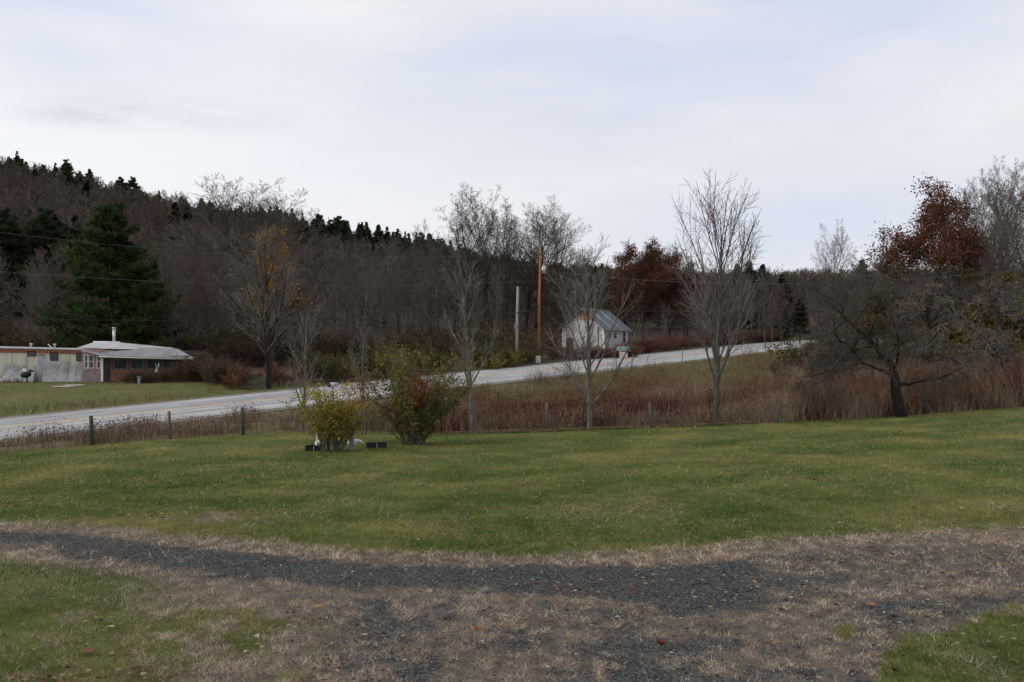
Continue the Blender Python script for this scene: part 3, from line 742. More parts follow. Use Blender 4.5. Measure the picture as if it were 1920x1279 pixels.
# ================================================================== SHRUBS ON THE LAWN
def shrub_meshes(key, seed, H, R, nst, nleaf, cols, lsize, rs, flare=.5, base_r=.25, spread=1.0, low=.15):
    rr = random.Random(seed); stems = []; pts = []
    for i in range(nst):
        a = rr.uniform(0, 2 * PI); b = base_r * math.sqrt(rr.random()); d = Vector((math.cos(a) * flare * rr.random(), math.sin(a) * flare * rr.random(), 1)).normalized()
        p = Vector((math.cos(a) * b, math.sin(a) * b, -.08)); L = H * rr.uniform(.65, 1.08); k = 8; r = .016 + .012 * rr.random()
        for j in range(k):
            d = (d + Vector((rr.gauss(0, .09), rr.gauss(0, .09), -.012 * j * flare))).normalized(); q = p + d * L / k
            r2 = r * .82; stems.append((*p, *q, r, r2, 0))
            if j >= 1:
                for m in range(3):
                    aa = rr.uniform(0, 2 * PI); e = (d * .55 + Vector((math.cos(aa), math.sin(aa), .1)) * .7 * spread).normalized(); l = L * rr.uniform(.10, .24)
                    q0 = p.lerp(q, rr.random()); q1 = q0 + e * l * .5; q2 = q1 + (e + Vector((rr.gauss(0, .3), rr.gauss(0, .3), .25))).normalized() * l * .5
                    stems += [(*q0, *q1, r2 * .5, .006, 1), (*q1, *q2, .006, .004, 1)]
                    if q1.z > low * H: pts += [q1, q2, q1.lerp(q2, .5)]
            p, r = q, r2
    S = np.array(stems); V, T = tubes(S, 4)
    ms = np_mesh(key + '_stems', V, T, M['bark_pale'] if False else M['twig_brown'])
    P = np.array([tuple(p) for p in pts]); P = P[rs.randint(0, len(P), nleaf)] + rs.randn(nleaf, 3) * .07
    V, T = leaves(P, lsize * (.6 + .8 * rs.rand(nleaf)), rs)
    c = cols(P, rs)
    mf = np_mesh(key + '_leaves', V, T, M['leaf'], np.repeat(c, 2, 0))
    return ms, mf
def lawn_shrubs():
    rs = np.random.RandomState(31)
    def c1(P, r):
        n = len(P); c = vary((.21, .18, .026), n, r, .4, .15); k = r.rand(n) < .25; c[k] = vary((.38, .29, .045), k.sum(), r, .3, .1)
        k = (P[:, 0] > .55) & (P[:, 2] > 1.5) & (r.rand(n) < .45); c[k] = vary((.40, .20, .03), k.sum(), r, .3, .1); return c
    me = shrub_meshes('yellow_shrub', 5, 2.55, 1, 34, 6200, c1, .09, rs, flare=.52, base_r=.34, spread=1.25, low=.2)
    place_tree('garden_shrub', me, gp(622, 37.1), 'yellow green leafy shrub growing over the small grey garden arch', 'shrub', None, parts=('stems', 'foliage'))
    def c2(P, r):
        n = len(P); c = vary((.12, .112, .034), n, r, .4, .15); k = r.rand(n) < .25; c[k] = vary((.22, .185, .055), k.sum(), r, .3, .1)
        d = np.hypot((P[:, 0] - .25) / .42, (P[:, 2] - 2.35) / .75); k = (d < 1) & (r.rand(n) < .8); c[k] = vary((.26, .10, .045), k.sum(), r, .35, .12)
        k = (P[:, 2] < 1.3) & (r.rand(n) < .4); c[k] = vary((.16, .12, .045), k.sum(), r, .35, .12); return c
    me = shrub_meshes('olive_shrub', 9, 3.95, 1, 64, 21000, c2, .09, rs, flare=.66, base_r=.48, spread=1.2, low=.10)
    place_tree('garden_shrub', me, gp(777, 40.1), 'large olive shrub with an orange red patch of leaves in its upper middle', 'shrub', None, parts=('stems', 'foliage'))
lawn_shrubs()

# ================================================================== GARDEN THINGS
def garden_things():
    Y = 37.6; k = Y / F
    o = empty('garden_arch', gp(648, Y), 'small grey wooden arch standing on the lawn under the yellow shrub', 'garden arch')
    zb = 0
    MB().box((.24, 0, .40), (.17, .16, .86), bev=.012).build('post', M['steel_blue'], o)
    MB().box((-.30, .02, .36), (.13, .14, .78), bev=.012).build('post', M['steel_blue'], o)
    m = MB(); pts = []
    for a in np.linspace(0, PI, 11): pts.append((-.03 + .30 * math.cos(a), 0, .74 + .26 * math.sin(a)))
    m.tube(pts, .085, 8).build('arch_top', M['slate'], o)
    for (u, v, Yy, rz, lab) in ((662, 835, 37.9, PI * .95, 'white goose ornament standing behind the grey garden arch'), (596, 843, 37.7, 1.9, 'white goose ornament half hidden behind the base of the yellow shrub')):
        g = empty('goose_ornament', gp(u, Yy), lab, 'garden ornament', 'white goose ornaments on the lawn', rz)
        m = MB(); m.ell((0, 0, .27), (.24, .12, .14), ry=.12)
        m.tube([(-.16, 0, .30), (-.30, 0, .33), (-.43, 0, .24)], [.09, .06, .015], 8)
        m.tube([(.14, 0, .30), (.22, 0, .42), (.22, 0, .56), (.27, 0, .60)], [.075, .05, .04, .045], 8)
        m.ell((.28, 0, .60), (.07, .05, .052)); m.tube([(0, .05, .18), (.0, .05, -.02)], .018, 6); m.tube([(0, -.05, .18), (.0, -.05, -.02)], .018, 6)
        m.build('body', M['white_paint'], g)
        MB().tube([(.33, 0, .595), (.42, 0, .57)], [.028, .006], 8).build('beak', M['yellow_line'], g)
    for (u, Yy, lab, L) in ((706, 38.4, 'long black planter trough on the lawn between the two shrubs', .80), (588, 37.5, 'black planter trough beside the foot of the yellow shrub', .62)):
        g = empty('planter_trough', gp(u, Yy), lab, 'planter', 'black planter troughs on the lawn', .10)
        t = .02; m = MB()
        m.box((0, -.11, .11), (L, t, .22)); m.box((0, .11, .11), (L, t, .22)); m.box((-L / 2 + t / 2, 0, .11), (t, .2, .218)); m.box((L / 2 - t / 2, 0, .11), (t, .2, .218)); m.box((0, 0, .012), (L - .05, .19, .02))
        m.box((0, -.123, .205), (L + .03, .02, .035)); m.box((0, .123, .205), (L + .03, .02, .035))
        m.build('trough', M['black_plastic'], g)
        MB().box((0, 0, .16), (L - .05, .198, .03)).build('soil', M['soil'], g)
        MB().box((.02, -.128, .11), (.025, .012, .19)).build('clip', M['steel'], g)
    # mailbox by the road
    g = empty('mailbox', gp(624, 60.2), 'galvanised mailbox on a post by the road, seen above the yellow shrub', 'mailbox', None, .95)
    MB().box((0, 0, .55), (.11, .11, 1.2), bev=.01).build('post', M['pale_wood'], g)
    m = MB(); pr = [(-.15, 0), (.15, 0), (.15, .16)] + [(.15 * math.cos(a), .16 + .13 * math.sin(a)) for a in np.linspace(0, PI, 9)[1:-1]] + [(-.15, .16)]
    m.poly([(-.33, p[0], 1.15 + p[1]) for p in pr], (.66, 0, 0)); m.build('box', M['steel'], g)
    m = MB(); m.poly([(-.345, p[0] * 1.04, 1.145 + p[1] * 1.04) for p in pr], (.014, 0, 0)); m.build('door', M['black_plastic'], g)
    MB().box((.1, -.165, 1.33), (.03, .012, .2)).box((.14, -.165, 1.40), (.10, .012, .06)).build('flag', M['red_paint'], g)
M['steel_blue'] = m_noise('grey_painted_wood', (.16, .175, .20), (.30, .32, .35), 7, .8, .3)
M['slate'] = m_noise('dark_slate_wood', (.03, .035, .042), (.08, .09, .10), 7, .8, .3)
M['black_plastic'] = m_noise('black_plastic', (.010, .010, .010), (.028, .026, .024), 6, .6, .1)
M['soil'] = m_noise('soil', (.02, .015, .01), (.05, .035, .025), 20, 1, .5)
M['pale_wood'] = m_noise('pale_wood', (.34, .33, .31), (.55, .54, .52), 6, .85, .3, stretch=(1, 1, .2))
M['red_paint'] = m_noise('red_paint', (.25, .03, .02), (.35, .05, .03), 6, .6, 0)
garden_things()

# fence posts along the field
def fence_posts():
    R = random.Random(4)
    for (u, v, h, dark, tilt, lab) in ((173, 824, 53, 1, -.02, 'dark round fence post furthest along toward the mobile home'), (319, 810, 50, 0, -.02, 'grey fence post between the dark end post and the post by dense weeds'),
                                 (455, 803, 48, 1, .01, 'dark fence post standing against thick brown weeds left of the sapling'), (1025, 804, 50, 0, .01, 'weathered fence post in brown weeds between two bare trees'),
                                 (1220, 798, 43, 0, 0, 'grey fence post hidden in olive weeds left of the tallest bare tree'), (1458, 797, 47, 0, 0, 'pale grey fence post right of the tallest bare tree'),
                                 (1735, 777, 46, 1, -.03, 'dark fence post beside the apple tree trunk')):
        u0 = u; Y = float(lawn_edge_Y(u)) - .05
        hh = h / F * Y + .05
        m = MB(); r = .085 if dark else .075
        m.tube([(0, 0, -.25), (0, 0, hh * .5), (R.uniform(-.01, .01), 0, hh - .02), (0, 0, hh)], [r * 1.05, r, r * .95, r * .8], 12)
        o = m.build('fence_post', M['post_dark'] if dark else M['wood_post'])
        o.location = gp(u, Y); o.rotation_euler = (R.uniform(-.03, .03), tilt * 1.5, R.uniform(0, 3))
        tag(o, lab, 'fence post', 'wooden fence posts between the lawn and the field')
    for (u, Y, h, ti, lab) in ((1183, 83, 1.5, .12, 'thin leaning stake just beside the green road sign'), (1209, 85, 1.3, .25, 'leaning stake in weeds further along from the green road sign'),
                          (1278, 90, 1.6, .1, 'thin stake on the road bank left of the tallest bare tree'), (1224, 72, 1.1, -.3, 'short tilted pale stake on the grassy bank below the road')):
        o = MB().tube([(0, 0, -.2), (0, 0, h)], [.04, .03], 7).build('marker_stake', M['wood_post']); o.location = gp(u, Y); o.rotation_euler = (0, ti, 0)
        tag(o, lab, 'stake', 'stakes along the road bank')
fence_posts()

# ================================================================== ROAD SIGN
def road_sign():
    Y = 78.0; x = (1169 - 960) / F * Y
    o = empty('street_sign', (x, Y, gz(x, Y)), 'green street name sign on two thin posts with a pale notice board', 'sign', None, -.1)
    top = EYE - (650 - 640) / F * Y - gz(x, Y)
    k = Y / F
    w, h = 24.5 * k, 8 * k
    m = MB(); m.tube([(-6.5 * k, .03, -.2), (-6.5 * k, .03, top)], .03, 8); m.build('post', M['steel'], o)
    m = MB(); m.tube([(7 * k, .03, -.2), (7 * k, .03, top)], .03, 8); m.build('post', M['steel'], o)
    def sag(t): return -.06 * math.exp(-((t - .46) / .16) ** 2)
    def plate(y0, ins, mat, nm, th):
        pts = []; xs = np.linspace(0, 1, 15)
        for t in xs: pts.append((-w / 2 + ins + (w - 2 * ins) * t, y0, top - h + ins))
        for t in xs[::-1]: pts.append((-w / 2 + ins + (w - 2 * ins) * t, y0, top - ins + sag(t)))
        return MB().poly(pts, (0, th, 0)).build(nm, mat, o)
    plate(-.012, 0, M['white_paint'], 'border', .02)
    plate(-.016, .03, M['sign_green'], 'panel', .003)
    for word, wx in (('KILMER', -.13), ('RD', .36)):
      cu = bpy.data.curves.new('lettering', 'FONT'); cu.body = word; cu.align_x = 'CENTER'; cu.align_y = 'CENTER'; cu.size = .225; cu.extrude = .001
      tmp = bpy.data.objects.new('tmp', cu); C.objects.link(tmp); me = bpy.data.meshes.new_from_object(tmp.evaluated_get(bpy.context.evaluated_depsgraph_get())); bpy.data.objects.remove(tmp); me.materials.clear(); me.materials.append(M['white_paint']); t = link('lettering', me, o); t.location = (wx, -.0185, top - h * .53); t.rotation_euler = (PI / 2, 0, 0)
    # notice board under it
    bw, bh = 15 * k, 14 * k; bz = top - h - .10 - bh / 2
    MB().box((0, -.005, bz), (bw, .02, bh)).build('notice_board', M['board_white'], o)
    m = MB(); zb = bz - bh / 2 + .02; m.poly([(-.22, -.018, zb), (.28, -.018, zb), (.26, -.018, zb + .16), (.02, -.018, zb + .26), (-.16, -.018, zb + .12)], (0, .002, 0)); m.build('orange_picture', M['poster_orange'], o)
    MB().box((-.17, -.018, bz + .08), (.07, .002, .10)).build('dark_print', M['post_dark'], o)
M['sign_green'] = m_noise('sign_green', (.01, .20, .11), (.015, .27, .16), 3, .4, 0)
M['board_white'] = m_noise('faded_board', (.48, .43, .45), (.66, .60, .62), 3, .7, 0)
M['poster_orange'] = m_noise('poster_orange', (.50, .22, .15), (.60, .33, .25), 5, .7, 0)
road_sign()

# ================================================================== UTILITY POLES AND WIRES
def poles():
    Y = 92.0; k = Y / F; b = gp(969, Y); zt = EYE + (640 - 538) * k
    o = empty('utility_pole', b, 'short pale grey utility pole without top fittings, near the orange pole', 'utility pole', 'utility poles behind the road')
    H = zt - b.z
    MB().tube([(0, 0, -.5), (.02, 0, H * .5), (.10, 0, H)], [.15, .135, .12], 14).build('shaft', M['pole_grey'], o)
    MB().box((-.17, -.12, H * .50), (.12, .1, .5), bev=.02).build('meter_box', M['pole_grey'], o)
    MB().tube([(.12, -.1, H - 2.45), (1.2, -.1, H - 2.42)], .075, 10).build('splice_case', M['black_rubber'], o)
    Y = 97.0; k = Y / F; b = gp(1011, Y); zt = EYE + (640 - 470) * k; H = zt - b.z
    o = empty('utility_pole', b, 'tall orange brown utility pole carrying a grey transformer', 'utility pole', 'utility poles behind the road')
    MB().tube([(0, 0, -.5), (.0, 0, H * .5), (.12, 0, H)], [.14, .125, .10], 14).build('shaft', M['pole_orange'], o)
    t = MB().tube([(.47, -.05, H - 2.35), (.47, -.05, H - 1.55)], .22, 14).build('transformer', M['steel'], o)
    MB().tube([(.47, -.05, H - 1.55), (.47, -.05, H - 1.32)], .05, 8).build('bushing', M['pale_wood'], t)
    MB().box((.27, -.02, H - 1.9), (.2, .08, .12)).build('bracket', M['steel'], o)
    MB().box((.12, -.17, H - .35), (.9, .09, .11)).build('crossarm', M['wood_post'], o)
    MB().tube([(.12, 0, H), (.12, 0, H + .3)], [.05, .03], 8).build('insulator', M['pale_wood'], o)
    MB().tube([(-.75, -.1, H - 5.55), (-.14, -.1, H - 5.55)], .075, 10).build('splice_case', M['black_rubber'], o)
    g = empty('utility_box', gp(1009, 95.5), 'small pale grey utility box at the foot of the orange pole', 'utility box')
    MB().box((0, 0, .38), (.5, .4, .8), bev=.06).build('cabinet', M['pale_wood'], g); MB().box((0, -.21, .42), (.36, .015, .5)).build('door', M['steel'], g)
    # wires
    A = at(1012, 527, 97); G1 = at(971, 540, 92)
    def wire(p, q, sag, r, mat, lab, nm='power_line'):
        pts = []
        for i in range(33):
            t = i / 32; a = p.lerp(q, t); a.z -= sag * 4 * t * (1 - t); pts.append(a)
        o = MB().tube(pts, r, 5).build(nm, mat); tag(o, lab, 'wire', 'overhead wires along the road')
    wire(A, at(-420, 470, 66), 1.35, .012, M['wire'], 'pale overhead wire sagging from the orange pole across the wood toward the house')
    wire(at(1014, 472, 97), at(-420, 372, 70), 2.1, .009, M['wire'], 'highest overhead wire running from the top of the orange pole over the hill')
    wire(at(1016, 508, 97), at(2350, 440, 78), 2.5, .014, M['wire'], 'thin wire running from the orange pole to the side with rust oaks')
    wire(at(1012, 578, 97), at(2350, 545, 80), 1.0, .035, M['black_rubber'], 'thick black cable running past the shed roof from the orange pole', 'telephone_cable')
    wire(at(975, 586, 92), at(-420, 585, 64), .7, .022, M['black_rubber'], 'thin dark cable running low from the grey pole toward the house', 'telephone_cable')
poles()

# ================================================================== OLD WHITE SHED
def shed():
    Y0 = 104.0; cx = (1133 - 960) / F * Y0; cz = gz(cx, Y0) - .1
    a = math.radians(34)
    o = empty('old_shed', (cx, Y0, cz), 'old white two tone shed with blue grey metal roof beyond the road', 'shed')
    GX, L = 5.35, 5.6                       # gable width, side length
    H = EYE + (640 - 617) / F * Y0 - cz + .05; PK = H + 2.05
    gd = Vector((-math.cos(a), math.sin(a), 0)); ed = Vector((math.sin(a) * 1.0, math.cos(a), 0))
    def W(g, e, z): return gd * g + ed * e + Vector((0, 0, z))
    m = MB(); m.poly([W(0, 0, -.5), W(GX, 0, -.5), W(GX, 0, H), W(GX / 2, 0, PK - .12), W(0, 0, H)], ed * .15); m.build('gable_wall', M['shed_white'], o)
    m = MB(); m.poly([W(0, L, -.5), W(GX, L, -.5), W(GX, L, H), W(GX / 2, L, PK - .12), W(0, L, H)], ed * -.15); m.build('gable_wall', M['shed_white'], o)
    m = MB(); m.poly([W(0, .15, -.5), W(0, L - .15, -.5), W(0, L - .15, H), W(0, .15, H)], gd * .15); m.build('side_wall', M['shed_wrap'], o)
    m = MB(); m.poly([W(GX, .15, -.5), W(GX, L - .15, -.5), W(GX, L - .15, H), W(GX, .15, H)], gd * -.15); m.build('side_wall', M['shed_white'], o)
    ov = .35; ee = .4; sl2 = (PK - H) / (GX / 2)
    for s in (0, 1):
        g0 = -ov if s == 0 else GX + ov; z0 = H - ov * sl2
        m = MB(); m.poly([W(g0, -ee, z0), W(g0, L + ee, z0), W(GX / 2, L + ee, PK), W(GX / 2, -ee, PK)], (0, 0, .07))
        r = m.build('roof', M['shed_roof'], o)
        if s == 0:
            for i in range(15):
                e = -ee + .2 + i * (L + 2 * ee - .4) / 14
                MB().tube([W(g0 + .02, e, z0 + .085), W(GX / 2 - .02, e, PK + .085)], .022 if i not in (4, 9) else .05, 5).build('seam', M['shed_roof'] if i not in (4, 9) else M['steel'], r)
    MB().tube([W(GX / 2, -ee, PK + .08), W(GX / 2, L + ee, PK + .08)], .07, 6).build('ridge_cap', M['steel'], o)
    # bare sheathing under the gable peak
    m = MB(); hz = PK - 1.15; gw = (PK - .2 - hz) / sl2
    m.poly([W(GX / 2 - gw, -.004, hz), W(GX / 2, -.004, PK - .22), W(GX / 2 + gw * .35, -.004, PK - .55), W(GX / 2 + gw * .3, -.004, hz)][::1], ed * -.02); m.build('bare_sheathing', M['osb'], o)
    for i in (0,):
        m = MB(); m.box(W(.75, -.03, H / 2), (.07, .05, H + .4), rz=-a); m.build('corner_strip', M['post_dark'], o)
        m = MB(); m.box(W(.06, -.03, H / 2), (.22, .05, H + .1), rz=-a); m.build('corner_board', M['white_paint'], o)
    def win(e, z, ww, hh):
        f = MB().box(W(-.02, e, z), (ww + .12, .05, hh + .12), rz=math.atan2(ed.y, ed.x)).build('window', M['shed_wrap'], o)
        MB().box(W(-.05, e, z), (ww, .03, hh), rz=math.atan2(ed.y, ed.x)).build('pane', M['dark_glass'], f)
        MB().box(W(-.07, e, z), (ww, .02, .05), rz=math.atan2(ed.y, ed.x)).build('sash_bar', M['shed_wrap'], f)
    win(1.25, H - .75, .34, .55); win(2.45, H - .75, .48, .65); win(4.6, H - .95, .55, 1.1)
    # dark printed marks near the foot of the wrapped wall
    for e in (.5, 1.0, 2.7, 3.5, 4.2, 5.0):
        MB().box(W(-.012, e, H - 1.75 - .05 * (e % 2)), (.32, .012, .13), rz=math.atan2(ed.y, ed.x)).build('printed_mark', M['slate'], o)
    m = MB(); m.box(W(4.35, -.03, 1.2), (.85, .05, 1.9), rz=-a); d = m.build('door', M['post_dark'], o)
def m_boards(name, c1, c2, freq=5.0, axis='Z', stain=(.12, .11, .10)):
    m, nt, b = newmat(name)
    wv = N(nt, 'ShaderNodeTexWave', wave_type='BANDS', bands_direction=axis); wv.inputs['Scale'].default_value = freq; wv.inputs['Distortion'].default_value = .4
    nt.links.new(N(nt, 'ShaderNodeTexCoord').outputs['Object'], wv.inputs['Vector'])
    f = noise(nt, 1.3, 6); f2 = noise(nt, 5, 5, mapping(nt, (2, 2, .5)))
    c = ramp(nt, f, [(.3, c1), (.7, c2)])
    c = mix(nt, .5, c, ramp(nt, wv.outputs['Fac'], [(.0, (.6, .6, .6)), (.12, (1, 1, 1))]), 'MULTIPLY')
    c = mix(nt, ramp(nt, f2, [(.5, (0, 0, 0)), (.75, (.8, .8, .8))]), c, stain)
    nt.links.new(c, b.inputs['Base Color']); b.inputs['Roughness'].default_value = .85
    bump(nt, b, wv.outputs['Fac'], .3, .02); return m
M['shed_white'] = m_boards('weathered_white_boards', (.40, .39, .37), (.62, .61, .58), 2.2)
M['shed_wrap'] = m_noise('lavender_wall_wrap', (.33, .30, .34), (.46, .42, .46), 2.5, .8, .1)
M['shed_roof'] = m_noise('blue_grey_metal_roof', (.085, .10, .125), (.15, .165, .20), 1.2, .55, .1)
M['osb'] = m_noise('orange_sheathing', (.30, .14, .06), (.44, .24, .12), 9, .9, .2)
mg, ntg, bg_ = newmat('dark_glass'); bg_.inputs['Base Color'].default_value = (.02, .022, .025, 1); bg_.inputs['Roughness'].default_value = .12; bg_.inputs['Specular IOR Level'].default_value = .5
ntg.links.new(ramp(ntg, noise(ntg, 3, 3), [(.3, (.012, .013, .015)), (.7, (.035, .036, .04))]), bg_.inputs['Base Color'])
M['dark_glass'] = mg
shed()

# ================================================================== MOBILE HOME AND PORCH HOUSE
def house():
    Y = 81.0; k = Y / F
    X = lambda u: (u - 960) * k
    Z = lambda v: EYE - (v - 640) * k
    gb = Z(717)
    # --- long trailer
    x0, x1 = X(-330), X(158); D = 3.6; xo = (x0 + x1) / 2
    o = empty('mobile_home', (xo, Y, gb), 'long cream mobile home with rust red trim and stained lower walls', 'mobile home')
    P = lambda x, y, z: Vector((x - xo, y - Y, z - gb))
    zt0, zt1 = Z(648) + .15, Z(656)
    top = lambda x: zt0 + (zt1 - zt0) * (x - x0) / (x1 - x0)
    m = MB(); m.poly([P(x0, Y, gb - .4), P(x1, Y, gb - .4), P(x1, Y, top(x1) - .1), P(x0, Y, top(x0) - .1)], (0, D, 0)); m.build('wall', M['cream_siding'], o)
    m = MB(); m.poly([P(x0 - .05, Y - .03, top(x0) - .48), P(x1 + .02, Y - .03, top(x1) - .40), P(x1 + .02, Y - .03, top(x1) - .03), P(x0 - .05, Y - .03, top(x0) - .03)], (0, .028, 0)); m.build('trim_band', M['rust_trim'], o)
    m = MB(); m.poly([P(x0 - .1, Y - .12, top(x0) - .05), P(x1 + .05, Y - .12, top(x1) - .05), P(x1 + .05, Y - .12, top(x1) + .04), P(x0 - .1, Y - .12, top(x0) + .04)], (0, D + .24, .0))
    r = m.build('roof', M['pale_roof'], o)
    for u in (45, 90):
        x = X(u); MB().tube([P(x, Y + 1.2, top(x)), P(x, Y + 1.2, top(x) + .30)], .07, 10).tube([P(x, Y + 1.2, top(x) + .30), P(x, Y + 1.2, top(x) + .42)], [.16, .1], 10).build('roof_vent', M['steel'], o)
    x = X(86); MB().tube([P(x + .3, Y + .6, top(x)), P(x - .05, Y + .6, top(x) + .32), P(x - .1, Y + .6, top(x) + .38)], .04, 8).build('bent_pipe', M['white_paint'], o)
    def window(ua, ub, va, vb, parent, pp, yf=Y, bars=1, frame=M['rust_dark']):
        a = pp(X(ua), yf - .03, Z(vb)); b = pp(X(ub), yf + .0, Z(va)); f = MB().span(a, (b.x, b.y - .003, b.z)).build('window', frame, parent)
        MB().span((a.x + .06, a.y - .015, a.z + .06), (b.x - .06, a.y + .01, b.z - .06)).build('pane', M['dark_glass'], f)
        if bars:
            m = MB()
            for i in range(bars): zc = a.z + (b.z - a.z) * (i + 1) / (bars + 1); m.span((a.x + .06, a.y - .03, zc - .02), (b.x - .06, a.y - .002, zc + .02))
            m.build('sash_bar', frame, f)
    window(51, 68, 659, 669, o, P, bars=0); window(93.5, 109.5, 661, 677, o, P, bars=2); window(143, 159, 662, 678, o, P, bars=1)
    window(-60, -40, 661, 677, o, P, bars=1); window(-160, -130, 661, 677, o, P, bars=1)
    d = MB().span(P(X(71), Y - .035, Z(711)), P(X(84), Y - .002, Z(667))).build('door', M['lavender_door'], o)
    MB().span(P(X(70), Y - .05, Z(667)), P(X(85), Y - .002, Z(665.5))).build('door_hood', M['rust_dark'], o)
    m = MB()
    for xx in np.arange(x0 + 1.2, x1 - .3, 2.44): m.span(P(xx, Y - .012, gb - .2), P(xx + .05, Y + .0, top(xx) - .42))
    m.build('seam_strip', M['seam_grey'], o)
    MB().span(P(x0, Y - .03, gb - .35), P(x1, Y - .002, gb + .12)).build('skirting', M['pink_grey'], o)
    MB().span(P(X(50), Y - .02, Z(711)), P(X(50.8), Y - .002, Z(669))).build('down_pipe', M['post_dark'], o)
    # --- house addition with hip roof and screened porch
    xa, xb, xc = X(160), X(197.5), X(361)
    o = empty('porch_house', (xb, Y - 1, gb), 'low brown house with pale metal hip roof, stove pipe and long screened porch', 'house')
    P = lambda x, y, z: Vector((x - xb, y - (Y - 1), z - gb))
    yw = Y - .6
    MB().span(P(xa, yw, gb - .3), P(xb - .12, Y + 6, Z(656))).build('wall', M['pink_wall'], o)
    MB().span(P(xb - .11, yw - .02, gb - .3), P(xb + .06, yw + .14, Z(664))).build('corner_post', M['white_paint'], o)
    window(164, 171, 665, 691, o, P, yf=yw, bars=1, frame=M['white_paint']); window(172, 182, 665, 691, o, P, yf=yw, bars=1, frame=M['white_paint']); window(187, 195, 665, 691, o, P, yf=yw, bars=1, frame=M['white_paint'])
    MB().span(P(xa, yw - .025, gb - .25), P(xb - .13, yw - .003, Z(692))).build('lower_panel', M['pink_grey'], o)
    # body behind the porch
    MB().span(P(xb - .1, Y + 2.6, gb - .3), P(xc - 1.3, Y + 7, Z(660))).build('back_wall', M['brown_wall'], o)
    # porch: knee wall, posts, screens, floor
    yp = Y - .8; zk = Z(693.5); zt = Z(672)
    xd = X(215)
    MB().span(P(xd, yp, gb - .4), P(xc - .15, yp + .12, zk)).build('porch_wall', M['brick_brown'], o)
    MB().span(P(xb, yp, gb - .4), P(xc - .2, Y + 2.6, gb + .05)).build('porch_floor', M['brown_wall'], o)
    MB().span(P(xc - .14, yp, gb - .4), P(xc, Y + 6, zt)).build('end_wall', M['brown_wall'], o)
    MB().span(P(xb + .07, yp + .01, zt - .02), P(xc, yp + .1, Z(667.5))).build('porch_beam', M['brown_wall'], o)
    for u in (216, 249, 279, 308, 334, 359): MB().span(P(X(u) - .10, yp - .012, zk), P(X(u) + .10, yp + .11, zt)).build('porch_post', M['brown_wall'], o)
    for ua, ub in ((219, 246), (251.5, 276), (281.5, 305), (310.5, 331), (337, 356)):
        f = MB(); a = P(X(ua), yp + .03, zk + .03); b = P(X(ub), yp + .08, zt - .1); t = .06
        f.span(a, (b.x, b.y, a.z + t)).span((a.x, a.y, b.z - t), b).span((a.x, a.y, a.z + t), (a.x + t, b.y, b.z - t)).span((b.x - t, a.y, a.z + t), (b.x, b.y, b.z - t))
        f = f.build('screen_frame', M['grey_frame'], o); MB().span((a.x + t, a.y + .02, a.z + t), (b.x - t, a.y + .03, b.z - t)).build('screen', M['screen'], f)
    MB().span(P(X(200), yp + .3, gb - .1), P(X(214), yp + .36, zt - .05)).build('door', M['rust_dark'], o)
    MB().span(P(X(201), yp - .9, gb - .4), P(X(213), yp - .02, gb - .12)).build('step', M['pale_wood'], o)
    # porch roof (low slope sheet metal, slightly sagging)
    e0, e1, e2 = Z(666.5), Z(668.5), Z(671.5)
    ye = yp - .45; yb_ = Y + 2.4; zr = Z(655.5); xr = xc + .55
    m = MB(); v = m.bm.verts.new
    fr = [P(X(163), ye, Z(658.5)), P(X(185), ye, Z(662.5)), P(xb, ye, e0), P((xb + xc) / 2, ye, e1 - .03), P(xr, ye, e2)]
    bk = [P(X(158), yb_, zr + .22), P(X(190), yb_, zr + .16), P(X(215), yb_, zr + .13), P((xb + xc) / 2, yb_, zr + .12), P(xr - 2.6, yb_, zr + .02)]
    fv = [v(p) for p in fr]; bv = [v(p) for p in bk]
    for i in range(4): m.bm.faces.new((fv[i], fv[i + 1], bv[i + 1], bv[i]))
    bmesh.ops.solidify(m.bm, geom=m.bm.faces[:], thickness=.07)
    m.build('porch_roof', M['pale_roof'], o)
    m = MB(); m.tube([fr[2] + Vector((0, -.03, -.10)), fr[3] + Vector((0, -.03, -.10)), fr[4] + Vector((0, -.03, -.10))], .07, 6); m.build('gutter', M['pale_wood'], o)
    m = MB(); m.tube([fr[2] + Vector((.02, .0, -.19)), fr[3] + Vector((0, .0, -.19)), fr[4] + Vector((-.3, .0, -.19))], .05, 6); m.build('fascia', M['rust_dark'], o)
    m = MB(); m.poly([fr[4] + Vector((0, 0, -.05)), fr[4] + Vector((0, 0, .05)), P(xr, Y + 2.4, zr + .0), P(xr, Y + 2.4, zr - .1)], (-.05, 0, 0)); m.build('rake_board', M['brown_wall'], o)
    MB().span(P(xr - 1.3, Y + .5, gb - .3), P(xr - .5, Y + 5, Z(664))).build('side_lean_to', M['brown_wall'], o)
    # hip roof
    Yr = Y + 4.2; kr = Yr / F
    R0 = P((176 - 960) * kr, Yr, EYE - (643.2 - 640) * kr + .05); R1 = P((224 - 960) * kr, Yr, EYE - (643.6 - 640) * kr + .05)
    ev = Z(654.5)
    A = P(X(141), Y + .3, Z(652.5)); B = P(X(190), Y + .3, ev); Cc = P(X(272), Y + 2.2, Z(656.6)); Dd = P(X(262), Y + 8.6, ev); E = P(X(120), Y + 8.6, ev)
    m = MB(); v = m.bm.verts.new; a, b, c_, d_, e_, r0, r1 = [v(p) for p in (A, B, Cc, Dd, E, R0, R1)]
    m.bm.faces.new((a, b, r1, r0)); m.bm.faces.new((b, c_, r1)); m.bm.faces.new((c_, d_, r1)); m.bm.faces.new((d_, e_, r0, r1)); m.bm.faces.new((e_, a, r0)); m.bm.faces.new((a, e_, d_, c_, b))
    rf = m.build('hip_roof', M['pale_roof'], o)
    MB().tube([R0 + Vector((-.05, 0, .03)), R1 + Vector((.05, 0, .03))], .06, 6).build('ridge_cap', M['white_paint'], rf)
